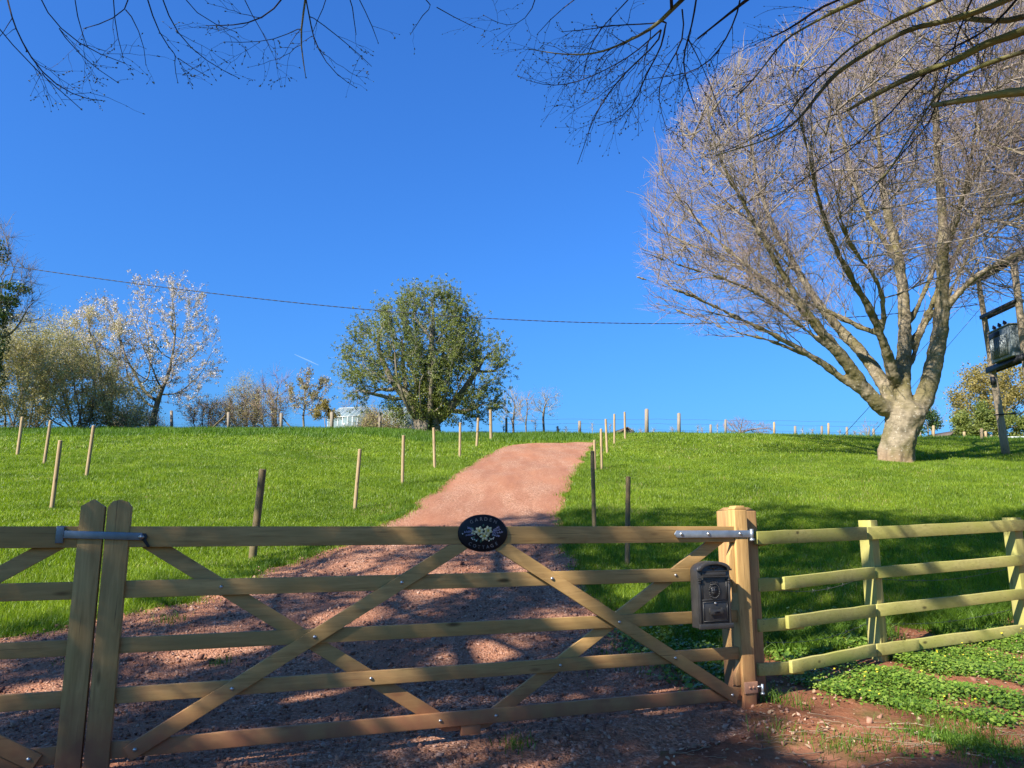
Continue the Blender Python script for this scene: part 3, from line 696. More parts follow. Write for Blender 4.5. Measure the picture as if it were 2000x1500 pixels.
def arc_text(word, top, size, span_x):
    mb = MB(); n = len(word)
    for i, ch in enumerate(word):
        V, Fc = glyph(ch, size); u = (i/(n-1)-.5)*2*span_x
        bb = b__*.72
        aa = a_*.78
        z = (1 if top else -1)*bb*math.sqrt(max(0, 1-(u/aa)**2))
        ang = -u/aa*bb/aa*1.0*(1 if top else -1)
        yy = V[:, 1]-(.0 if top else size*.68)+ (-size*.22 if top else size*.22)
        c, s_ = cos(ang), sin(ang)
        W3 = np.stack([u+V[:, 0]*c-yy*s_, -.0468-V[:, 2], z+V[:, 0]*s_+yy*c], -1)
        mb.add(W3, None, None, Fc)
    return mb
arc_text('GARDEN', True, .030, .075).build('lettering', M['ink_white'], sg)
arc_text('COTTAGE', False, .028, .082).build('lettering', M['ink_white'], sg)
def petals(mb, x, z, r, n, w, y=-.0475, rot=0, tilt=1.0):
    for i in range(n):
        a = rot+2*pi*i/n; d = np.array([cos(a), sin(a)]); q = np.array([-d[1], d[0]])
        pts = [d*r*.12-q*r*.05, d*r*.5-q*w, d*r*.8-q*w*.6, d*r, d*r*.8+q*w*.6, d*r*.5+q*w, d*r*.12+q*r*.05]
        pts = [(x+p[0], z+p[1]*tilt) for p in pts][::-1]; mb.prism(pts, y-.0012*(i % 2), y+.0008, 1)
for (x, z, r_, n_, w_, rt) in ((-.026,.012,.030,6,.010,.3),(.030,.015,.030,6,.010,.7),(.006,-.018,.033,6,.009,.1),(-.062,.004,.018,4,.006,.5)):
    mb = MB(); petals(mb, x, z, r_, n_, w_, rot=rt); fo = mb.build('painted_flower', M['petal'], sg)
    if n_ == 6: mb = MB(); petals(mb, x, z, .009, 5, .004, y=-.0500); mb.build('flower_centre', M['petal_y'], fo)
for (x, z, a, L) in ((-.05,-.02,3.6,.03),(-.03,-.03,4.0,.03),(.035,-.025,5.4,.03),(-.055,.02,2.7,.03),(.05,-.01,-.2,.03),(-.015,-.035,4.6,.025),(-.045,-.005,3.2,.03),(0,.035,1.6,.02)):
    mb = MB(); petals(mb, x, z, L, 1, .006, y=-.0472, rot=a); mb.build('painted_leaf', M['sign_green'], sg)
for (x0, z0, x1, z1) in ((.062,.005,.105,.022),(.062,-.004,.12,.006),(.06,-.012,.10,-.018),(-.075,.010,-.118,.006),(-.07,.022,-.098,.032),(-.07,-.008,-.108,-.012),(.066,.016,.098,.036)):
    mb = MB()
    for i in range(5):
        f = i/4; petals(mb, x0+(x1-x0)*f, z0+(z1-z0)*f, .0075, 3, .0025, rot=f*2)
    mb.build('painted_sprig', M['sign_lilac'], sg)
for (x, z) in ((-.075,-.03),(-.068,-.037),(-.056,-.038),(-.045,-.046),(.05,-.037),(.062,-.036),(.066,-.028),(.036,-.046),(-.132,-.004)):
    mb = MB(); petals(mb, x, z, .0042, 6, .0025); mb.build('painted_berry', M['pale_board'], sg)

# mailbox
bt0, bz0 = t_of(1365, 1230, .12); bt1, _ = t_of(1427, 1230, .12)
bw_ = bt1-bt0; bh = 1.0; 
mbx = empty('mailbox', gate_pt(bt0, 0, 0), GA); tag(mbx, 'black metal mailbox with arched top and crest hung on the gate', 'mailbox')
BW = .255; Z0 = bz0+.005; ZT = t_of(1385, 1096, .10)[1]-.0; ZS = ZT-.062
def arch(x0, x1, z0, zs, zt, n=12):
    c = [(x0, z0), (x1, z0), (x1, zs)]
    for i in range(1, n): 
        a = pi*i/n; c.append(((x0+x1)/2+(x1-x0)/2*cos(a), zs+(zt-zs)*sin(a)))
    return c+[(x0, zs)]
mb = MB(); mb.prism(arch(.004, BW-.004, Z0+.0, ZS, ZT), -.118, -.0375, 1); mb.build('case', M['box'], mbx, bevel=.004)
# front panel (slightly larger) with frame
mb = MB(); mb.prism(arch(0, BW, Z0+.01, ZS-.005, ZT-.005), -.126, -.1185, 1); mb.build('front_panel', M['box'], mbx, bevel=.002)
mb = MB(); mb.prism([(-.004,Z0-.004),(BW+.006,Z0-.004),(BW+.004,Z0+.03),(-.002,Z0+.03)], -.140, -.1265, 1); mb.build('base_moulding', M['box'], mbx, bevel=.003)
# arched rain lip with eaves
mb = MB(); cx_ = BW/2; outer = []; inner = []
for i in range(15):
    a = pi*(i/14); outer.append((cx_+(BW/2-.006)*cos(a), ZS+.012+(ZT-ZS-.012)*sin(a))); inner.append((cx_+(BW/2-.024)*cos(a), ZS+.002+(ZT-ZS-.022)*sin(a)))
mb.prism(outer+inner[::-1], -.150, -.1265, 1)
mb.box((.010, -.137, ZS+.008), (.030, .022, .012)); mb.box((BW-.010, -.137, ZS+.008), (.030, .022, .012)); mb.build('rain_hood', M['box'], mbx, bevel=.002)
# ornament over the slot
mb = MB(); bolt_head(mb, cx_, -.127, ZS+.022, .014); petals(mb, cx_, ZS+.020, .042, 2, .008, y=-.129, rot=0); petals(mb, cx_, ZS+.024, .022, 3, .006, y=-.130, rot=pi/6); mb.build('hood_ornament', M['box'], mbx)
fl = MB(); fl.box((cx_, -.131, ZS-.020), (.185, .009, .026)); fl = fl.build('slot_flap', M['box'], mbx, bevel=.003)
mb = MB(); mb.box((cx_, -.138, ZS-.0365), (.20, .014, .006)); mb.box((cx_, -.133, ZS-.002), (.205, .008, .006)); mb.build('slot_frame', M['box'], mbx, bevel=.001)
# side pilasters with corbels
for sx in (.012, BW-.012):
    mb = MB(); mb.box((sx, -.130, (Z0+.03+ZS-.07)/2), (.014, .006, ZS-.07-Z0-.03)); mb.box((sx, -.134, ZS-.058), (.022, .015, .012)); mb.box((sx, -.132, ZS-.074), (.018, .011, .012)); mb.box((sx, -.132, ZS-.046), (.026, .012, .005)); mb.build('pilaster', M['box'], mbx, bevel=.002)
zc = Z0+.185
# thin frames of upper panel and lower door
def frame(mb, x0, x1, z0, z1, w, y0, y1):
    mb.box(((x0+x1)/2, (y0+y1)/2, z1-w/2), (x1-x0, y1-y0, w)); mb.box(((x0+x1)/2, (y0+y1)/2, z0+w/2), (x1-x0, y1-y0, w))
    mb.box((x0+w/2, (y0+y1)/2, (z0+z1)/2), (w, y1-y0, z1-z0-2*w-.0006)); mb.box((x1-w/2, (y0+y1)/2, (z0+z1)/2), (w, y1-y0, z1-z0-2*w-.0006))
mb = MB(); frame(mb, .03, BW-.03, Z0+.178, ZS-.05, .004, -.1305, -.1265); mb.build('panel_frame', M['box'], mbx)
mb = MB(); mb.box((cx_, -.129, Z0+.105), (BW-.062, .005, .128)); dr = mb.build('collection_door', M['box'], mbx, bevel=.002)
mb = MB(); frame(mb, .034, BW-.034, Z0+.044, Z0+.168, .0035, -.1355, -.1317); mb.build('door_frame', M['box'], dr)
mb = MB(); hw = .052; zz = Z0+.118
mb.prism([(cx_-hw,zz+.014),(cx_-hw*.6,zz+.004),(cx_,zz),(cx_+hw*.6,zz+.004),(cx_+hw,zz+.014),(cx_+hw,zz-.020),(cx_+hw*.9,zz-.030),(cx_-hw*.9,zz-.030),(cx_-hw,zz-.020)][::-1], -.147, -.139, 1)
mb.box((cx_-hw+.006, -.1355, zz-.004), (.012, .008, .03)); mb.box((cx_+hw-.006, -.1355, zz-.004), (.012, .008, .03))
hd = mb.build('door_handle', M['box'], dr, bevel=.001)
mb = MB(); mb.box((cx_, -.1485, zz-.015), (.042, .002, .009)); mb.build('label_slot', M['slate'], dr)
mb = MB(); mb.tube([[cx_, -.131, Z0+.158], [cx_, -.1375, Z0+.158]], .008, 14); mb.build('lock', M['bolt'], dr)
# crest: crown, shield and laurel in relief
mb = MB(); zc2 = (Z0+.178+ZS-.05)/2
for i in range(22):
    a = -pi*.92+pi*1.84*i/21-pi/2+pi; 
    x0 = cx_+.040*sin(a*1.0); z0 = zc2-.012-.045*cos(a)
    bolt_head(mb, x0, -.1268, z0, .0055)
mb.prism([(cx_-.026,zc2+.020),(cx_+.026,zc2+.020),(cx_+.026,zc2-.024),(cx_+.015,zc2-.040),(cx_,zc2-.046),(cx_-.015,zc2-.040),(cx_-.026,zc2-.024)][::-1], -.1295, -.1267, 1)
for dz in (.008, -.008, -.024): mb.box((cx_, -.1308, zc2+dz), (.036, .0022, .006))
mb.box((cx_, -.131, zc2-.01), (.005, .0026, .044))
for dx in (-.024, -.012, 0, .012, .024): mb.prism([(cx_+dx-.006,zc2+.034),(cx_+dx+.006,zc2+.034),(cx_+dx,zc2+.058-abs(dx)*.25)], -.131, -.1267, 1)
mb.box((cx_, -.129, zc2+.031), (.062, .005, .006))
mb.build('crest', M['box'], mbx)

# ------------------------------------------------------------------ post-and-rail fence
FP0 = np.array([1.90, 5.72]); FP1 = np.array([2.99, 6.50]); FP2 = np.array([4.64, 7.20]); FP3 = np.array([6.4, 7.95]); FP4 = np.array([8.1, 8.65]); FP5 = np.array([9.8, 9.35])
fen = empty('rail_fence', (FP0[0], FP0[1], 0), 0); tag(fen, 'greenish weathered four-rail timber fence running right from the gate post', 'fence')
def pl_pt(px, py, a, b, off=0):
    d = (b-a)/np.linalg.norm(b-a); nn = np.array([d[1], -d[0]]); r = ray(px, py); s = ((a+nn*off)@nn)/(r[:2]@nn); w = r*s
    return np.array([w[0], w[1], CZ+w[2]])
def board(a, b, z0a, z1a, z0b, z1b, th, off):
    """board from plan point a to b with its own heights at both ends"""
    d = (b-a)/np.linalg.norm(b-a); nn = np.array([d[1], -d[0]]); mb = MB(); V = []
    n = 9
    for i in range(n):
        f = i/(n-1); p = a+(b-a)*f; z0 = z0a+(z0b-z0a)*f; z1 = z1a+(z1b-z1a)*f; wob = (random.random()-.5)*.006 if 0 < i < n-1 else 0
        for (o, z) in ((off, z0), (off+th, z0), (off+th, z1+wob), (off, z1+wob)):
            q = p+nn*o; V.append([q[0], q[1], z])
    Q = [[i*4+j, i*4+(j+1) % 4, (i+1)*4+(j+1) % 4, (i+1)*4+j] for i in range(n-1) for j in range(4)]
    mb.add(V, Q, None, [[3,2,1,0], [(n-1)*4+j for j in range(4)]]); return mb
def fence_board(pa, pb, a, b, off=.03, th=.03, m='fence_x'):
    """pa, pb: (x, ytop, ybottom) of the two ends in the photo; the board lies in the fence line a-b"""
    A1 = pl_pt(pa[0], pa[1], a, b, off+th); A0 = pl_pt(pa[0], pa[2], a, b, off+th); B1 = pl_pt(pb[0], pb[1], a, b, off+th); B0 = pl_pt(pb[0], pb[2], a, b, off+th)
    d = (b-a)/np.linalg.norm(b-a); nn = np.array([d[1], -d[0]])
    mb = board(A1[:2]-nn*(off+th), B1[:2]-nn*(off+th), A0[2], A1[2], B0[2], B1[2], th, off)
    return mb.build('rail', M[m], fen, world=True, bevel=.003)
fence_board((1479,1038,1064), (1693,1029,1054.5), FP0, FP1); fence_board((1695,1029,1054.4), (2000,1015,1036.5), FP1, FP2)
fence_board((1532,1127,1152), (1709,1107.5,1130), FP0, FP1); fence_board((1711,1107.5,1130), (2000,1084,1104), FP1, FP2)
fence_board((1540,1203,1229), (1711,1181,1205), FP0, FP1); fence_board((1713,1181,1205), (2000,1150,1170), FP1, FP2)
fence_board((1547,1291,1316), (1711,1258,1282), FP0, FP1); fence_board((1713,1258,1282), (1795,1249,1270), FP1, FP2); fence_board((1775,1250,1272), (2000,1220,1241), FP1, FP2, off=-.0005+.0, th=.028)
# older boards behind, reaching the gate post
for (a0, a1, b0, b1, xe) in ((1130,1156,1127,1152,1560), (1210,1235,1204,1229,1570), (1296,1321,1292,1316,1570), (1044,1068,1040,1064,1500)):
    fence_board((1482, a0, a1), (xe, b0, b1), FP0, FP1, off=-.01, th=.028)
for (p, top, w) in ((FP1, 1.30, .105), (FP2, 1.33, .11), (FP3, 1.40, .11), (FP4, 1.46, .11), (FP5, 1.54, .11)):
    a, b = (FP0, FP1) if p is FP1 else (FP1, FP2); d = (b-a)/np.linalg.norm(b-a); ang = math.atan2(d[1], d[0]); g0 = hz(*p)-.2
    c = p+np.array([-d[1], d[0]])*.028+d*0
    mb = MB(); mb.box((c[0], c[1], (g0+top)/2), (w, .11, top-g0), np.array(Matrix.Rotation(ang, 3, 'Z'))); mb.build('post', M['fence_z'], fen, world=True, bevel=.004)
# rails onward beyond the frame
for (z0, z1) in ((1.12,1.22),(.86,.95),(.62,.71),(.40,.48)):
    board(FP2+np.array([.45,.19])*1.2, FP3, z0+.07, z1+.07, z0+.1, z1+.1, .03, .03).build('rail', M['fence_x'], fen, world=True)
for (a, b, dz0, dz1) in ((FP3, FP4, .1, .16), (FP4, FP5, .16, .24)):
    for (z0, z1) in ((1.12,1.22),(.86,.95),(.62,.71),(.40,.48)): board(a, b, z0+dz0, z1+dz0, z0+dz1, z1+dz1, .03, .03).build('rail', M['fence_x'], fen, world=True)
# stock wire strands behind the rails
wr = empty('barbed_wire', (FP1[0], FP1[1]+.1, .9), 0); tag(wr, 'slack barbed wire strung behind the lower fence rails', 'barbed wire')
for (za, zb, sag) in ((.80,.86,.06), (.42,.50,.05)):
    pts = []; br = MB()
    for i in range(40):
        f = i/39; p = FP0+(FP1-FP0)*f*2 if f < .5 else FP1+(FP2-FP1)*(f-.5)*2; q = p+np.array([-.05, .11]); z = za+(zb-za)*f-sag*abs(sin(f*2*pi))
        pts.append([q[0], q[1], z])
        if i % 3 == 0:
            for a in (0, 2): br.tube([[q[0]-.014*cos(a), q[1], z-.014], [q[0]+.014*cos(a), q[1], z+.014]], .0012, 4)
    mb = MB(); mb.tube(pts, .0018, 5); s_ = mb.build('strand', M['wire'], wr, world=True); br.build('barbs', M['wire'], s_, world=False)
    s_.children[0].location = -Vector(wr.location) if False else (0, 0, 0)
for s_ in wr.children:
    for b_ in s_.children:
        b_.matrix_parent_inverse = Matrix.Translation(-Vector(wr.location))

# ------------------------------------------------------------------ stakes
def stake(px, yt, yb, wpx, label, lean=0, mname='stake', Yd=None, group='round timber stakes marking out the drive', name='timber_stake', flat=False, cat='stake'):
    if Yd is None: b = ground(px[1], yb)
    else: r = ray(px[1], yb); s = Yd/r[1]; b = np.array([r[0]*s, Yd, hz(r[0]*s, Yd)])
    T = P(px[0], yt, b[1]); rad = wpx/2/F*b[1]*1.02
    ax = T-b; L = np.linalg.norm(ax); ax /= L
    o = b-ax*.15; k = 10; mb = MB(); n = 6; pts = [o+(T-o)*i/(n-1) for i in range(n)]; mb.tube(pts, rad*np.linspace(1.04, .98, n), k, cap=False)
    # slightly chamfered head
    V, _ = tube(np.array([T-ax*.001, T+ax*rad*.25]), np.array([rad*.98, rad*.8]), k)
    mb.add(V, [[j, (j+1) % k, k+(j+1) % k, k+j] for j in range(k)], None, [list(range(k, 2*k))])
    ob = mb.build(name, M[mname], smooth=False)
    for v in ob.data.vertices: v.co -= Vector(b)
    ob.location = b; tag(ob, label, cat, group); return ob
D_ = 'round timber stakes marking out the drive'
stake((513,510-13-4),918,1092,14,'thick dark weathered stake on the left lawn, nearest the gate',mname='stake_old')
stake((1227,1225),932,1107,9.5,'brown weathered stake right of the drive, nearest the gate rails',mname='stake_old')
stake((1157,1161),882,1041,8,'dark stake at the right drive edge whose foot is hidden by the gate rail',mname='stake_old')
stake((703,693),878,995,7,'pale stake left of the drive, second one up from the gate')
stake((788,786),851,945,6,'pale stake left of the drive, third one up from the gate')
stake((847,849),836,914,5.5,'pale stake left of the drive standing in front of the bushy hawthorn trunk')
stake((899,898),826,893,5,'pale stake left of the drive, fifth up, below the right of the hawthorn')
stake((934,931),817,873,5,'thin leaning pale stake near the top of the drive, left side')
stake((958,959),801,858,6,'stouter orange-tinted stake at the top left of the drive')
stake((1161,1162),860,919,5,'short pale stake right of the drive just behind the dark one')
stake((1174,1175),838,917,5,'pale stake right of the drive, second behind the dark one')
stake((1183,1186),819,885,4.5,'pale stake right of the drive, third behind the dark one')
stake((1200,1200),809,868,4,'pale stake on the right bank, fourth behind the dark one')
stake((1220,1221),805,857,4,'pale stake on the right bank, farthest and highest of its row')
stake((118,101),861,994,8,'nearest and tallest pale leaning stake on the far left lawn')
stake((183,169),832,930,6.5,'pale leaning stake on the left lawn right of the nearest leaning one')
stake((99,86),822,908,6,'pale leaning stake on the left lawn behind the nearest leaning one')
stake((44,34),815,888,6,'leftmost pale leaning stake on the left lawn')

# fence posts along the crest
random.seed(5)
def crest_post(x, yt, w, Yd, label, grp='fence posts along the crest', m='grey_post', lean=0, yb=850):
    X = (x-1000)/F*Yd/.985
    for _ in range(3): X = P(x, 850, Yd)[0]
    b = np.array([X, Yd, hz(X, Yd)]); T = P(x+lean, yt, Yd); rad = w/2/F*Yd
    mb = MB(); mb.tube([b-np.array([0,0,.2])-b, (T-b)*.5, T-b], rad*np.array([1.05, 1, .97]), 8)
    V, _ = tube(np.array([T-b, T-b+np.array([0,0,rad*.4])]), np.array([rad*.97, rad*.6]), 8); mb.add(V, [[j,(j+1)%8,8+(j+1)%8,8+j] for j in range(8)], None, [list(range(8,16))])
    o = mb.build('fence_post', M[m]); o.location = b; tag(o, label, 'fence post', grp); return o
cp = [(1263,800,8,44,'thick tall post on the crest right of the drive','grey_post'),(1326,808,7,46,'second thick post on the crest right of the drive','grey_post'),
 (1132,823,6,50,'grey post on the crest between the small bare trees and the drive stakes','grey_post'),(1388,830,5,50,'small post on the crest left of the distant domed tree','grey_post'),(1417,820,4.5,50,'thin post touching the left side of the distant domed tree','grey_post'),
 (1512,825,4.5,48,'pale thin post just right of the distant domed tree','stake'),(1553,833,5,50,'short grey post right of the pale one on the crest','grey_post'),(1605,833,5,50,'short grey post midway to the big tree on the crest','grey_post'),
 (1618,827,4.5,48,'tall pale post beside the short grey one, left of the big tree','stake'),(1654,835,5,50,'leaning short post by the guy wire foot','grey_post'),(1706,838,5,50,'short post just left of the big tree trunk','grey_post'),
 (1797,845,4,50,'short post just right of the big tree trunk','grey_post'),(1823,832,5,46,'pale post right of the big tree in front of the shed roof','stake'),(1883,844,5,48,'pale post in front of the dark evergreen bush','stake'),
 (1917,838,6,42,'pale leaning post nearest the transformer pole','stake'),(1925,843,5,46,'pale post just behind the leaning one by the pole','stake'),(1936,850,4,48,'faint short post left of the transformer pole','grey_post'),(1952,850,4,50,'faint short post touching the transformer pole','grey_post'),
 (989,817,4.5,48,'post on the crest below the left small bare tree','grey_post'),(1089,833,4,52,'short post on the crest between the small bare tree and the grey post','grey_post'),
 (335,803,6,49,'grey post on the crest just right of the white blossom tree','grey_post'),(446,806,6,49,'grey post on the crest below the pale birch','grey_post'),(549,808,6,49,'grey post with a slanting strut below the purple bare tree','grey_post'),
 (648,806,7,48,'pale post on the crest left of the greenhouse','grey_post'),(742,808,6,49,'grey post on the crest between the two greenhouses','grey_post'),(217,815,5,49,'grey post half hidden by shrubs left of the blossom tree','grey_post')]
for (x, yt, w, Yd, lab, m) in cp: crest_post(x, yt, w, Yd, lab, m=m)
for (xa, xb, yt, Yd, lab) in ((440,405,812,49.2,'dark slanting strut left of the post below the pale birch'),(551,575,815,49.2,'dark slanting strut right of the post below the purple bare tree')):
    a = P(xa, yt, Yd); b = P(xb, 850, Yd); b[2] = hz(b[0], b[1]); mb = MB(); mb.tube([np.zeros(3), a-b], .045, 6); o = mb.build('fence_strut', M['stake_old']); o.location = b; tag(o, lab, 'strut')
# line wires along the crest
cw = empty('wire_fence', (10, 50, hz(10, 50)), 0); tag(cw, 'thin wires strung along the posts on the crest right of the drive', 'wire fence')
for dz in (.45, .85, 1.15):
    xx = np.linspace(P(985,850,50)[0], P(1720,850,50)[0], 40); mb = MB(); mb.tube([[x, 50, hz(x, 50)+dz] for x in xx], .006, 4); mb.build('strand', M['wire'], cw, world=True)
cw = empty('wire_fence', (-20, 49, hz(-20, 49)), 0); tag(cw, 'thin wires strung along the crest posts left of the hawthorn', 'wire fence')
for dz in (.5, .9):
    xx = np.linspace(P(200,850,49)[0], P(760,850,49)[0], 40); mb = MB(); mb.tube([[x, 49, hz(x, 49)+dz] for x in xx], .0035, 4); mb.build('strand', M['wire'], cw, world=True)

# ------------------------------------------------------------------ tree engine
def colonize(nodes, par, att, step, infl, kill, iters=120, trop=(0,0,0), jit=.12):
    nodes = [np.array(n, float) for n in nodes]; par = list(par)
    NP = np.array(nodes); att = np.array(att)
    d = np.full(len(att), 1e9); near = np.zeros(len(att), int)
    def upd(i0):
        new = NP[i0:]
        for c in range(0, len(new), 400):
            D = np.linalg.norm(att[:, None]-new[None, c:c+400], axis=2); k = D.argmin(1); v = D[np.arange(len(att)), k]; b = v < d
            d[b] = v[b]; near[b] = k[b]+i0+c
    upd(0); trop = np.array(trop, float)
    alive = np.ones(len(att), bool); grown = set()
    for it in range(iters):
        alive &= d > kill; act = alive & (d < infl)
        if not act.any():
            if alive.any() and it < 30: infl *= 1.4; continue
            break
        ids, inv = np.unique(near[act], return_inverse=True)
        v = (att[act]-NP[near[act]])/d[act][:, None]; acc = np.zeros((len(ids), 3)); np.add.at(acc, inv, v)
        acc /= np.linalg.norm(acc, axis=1)[:, None]+1e-9; acc += trop+rng.normal(0, jit, acc.shape); acc /= np.linalg.norm(acc, axis=1)[:, None]+1e-9
        new = NP[ids]+acc*step; keep = []
        for q, i in enumerate(ids):
            key = (int(i), int(round(acc[q, 0]*3)), int(round(acc[q, 1]*3)), int(round(acc[q, 2]*3)))
            if key in grown: alive[act.nonzero()[0][inv == q]] = False; continue
            grown.add(key); keep.append(q)
        if not keep: continue
        i0 = len(NP); NP = np.vstack([NP, new[keep]]); par += [int(ids[q]) for q in keep]; upd(i0)
    return NP, np.array(par)
def radii(NP, par, tip, e=2.3, r0=None):
    n = len(NP); acc = np.zeros(n); hasc = np.zeros(n, bool); r = np.zeros(n)
    for i in range(n-1, -1, -1):
        r[i] = tip if not hasc[i] else acc[i]**(1/e)
        if r0 is not None and i < len(r0) and r0[i] > 0: r[i] = r0[i]
        p = par[i]
        if p >= 0: acc[p] += min(r[i], 1e3)**e; hasc[p] = True
    return r, hasc
def chains(NP, par, r):
    n = len(NP); kids = [[] for _ in range(n)]
    for i in range(n):
        if par[i] >= 0: kids[par[i]].append(i)
    out = []; stack = [(i, None) for i in range(n) if par[i] < 0]
    while stack:
        i, pr = stack.pop(); c = []; rr = []
        if pr is not None: c.append(NP[pr]); rr.append(min(r[pr]*.95, r[i]*1.25))
        while True:
            c.append(NP[i]); rr.append(r[i])
            if not kids[i]: break
            k = sorted(kids[i], key=lambda j: -r[j])
            for j in k[1:]: stack.append((j, i))
            i = k[0]
        if len(c) > 1: out.append((np.array(c), np.array(rr)))
    return out
def smooth_chain(c, r, it=1):
    for _ in range(it):
        if len(c) < 3: break
        c = c.copy(); c[1:-1] = .25*c[:-2]+.5*c[1:-1]+.25*c[2:]
    return c, r
def tubes(chs, name, m, parent=None, thick=None, kmax=12):
    VV, QQ, n = [], [], 0
    for c, r in chs:
        R = r.max(); k = kmax if R > .12 else 8 if R > .05 else 5 if R > .015 else 3
        V, Q = tube(c, r, k); VV.append(V); QQ.append(Q+n); n += len(V)
    return np_mesh(name, np.concatenate(VV), [np.concatenate(QQ)], m, parent, smooth=True)
def twig_batch(p, d, L, r, up=.15, k=3, seg=3, bend=.25):
    """many short twigs at once"""
    n = len(p); pts = [p]; cur = p; dd = d
    for s in range(seg):
        dd = dd+rng.normal(0, bend*.5, (n, 3)); dd[:, 2] += up/seg; dd /= np.linalg.norm(dd, axis=1)[:, None]; cur = cur+dd*(L/seg)[:, None]; pts.append(cur)
    A = np.stack(pts, 1); ref = np.where(np.abs(d[:, 2:3]) < .8, np.array([[0,0,1.]]), np.array([[1.,0,0]]))
    a = np.cross(d, ref); a /= np.linalg.norm(a, axis=1)[:, None]; b = np.cross(d, a)
    th = np.arange(k)*2*pi/k; rr = np.linspace(1, .3, seg+1)[None, :, None, None]*r[:, None, None, None]
    V = A[:, :, None]+rr*(np.cos(th)[None, None, :, None]*a[:, None, None]+np.sin(th)[None, None, :, None]*b[:, None, None])
    i = (np.arange(n)*(seg+1)*k)[:, None, None]+(np.arange(seg)*k)[None, :, None]; j = np.arange(k)[None, None, :]; j2 = (j+1) % k
    Q = np.stack([i+j, i+j2, i+k+j2, i+k+j], -1).reshape(-1, 4)
    return V.reshape(-1, 3), Q, A
def unit(v): return v/(np.linalg.norm(v, axis=-1, keepdims=True)+1e-9)
def ellipsoid_pts(n, c, r, shell=.0, low=None):
    u = unit(rng.normal(size=(n, 3))); rad = rng.random(n)**(1/3)
    if shell: rad = 1-(1-rad)*(1-shell)
    return np.array(c)+u*rad[:, None]*np.array(r)
def leaves_mesh(name, pos, size, m, parent, spread):
    n = len(pos); pos = pos+rng.normal(0, spread, (n, 3))
    V, Fc = scatter(LEAF, LEAF_F, pos, rots(n), size*rng.uniform(.6, 1.4, n)); return np_mesh(name, V, [Fc], m, parent)
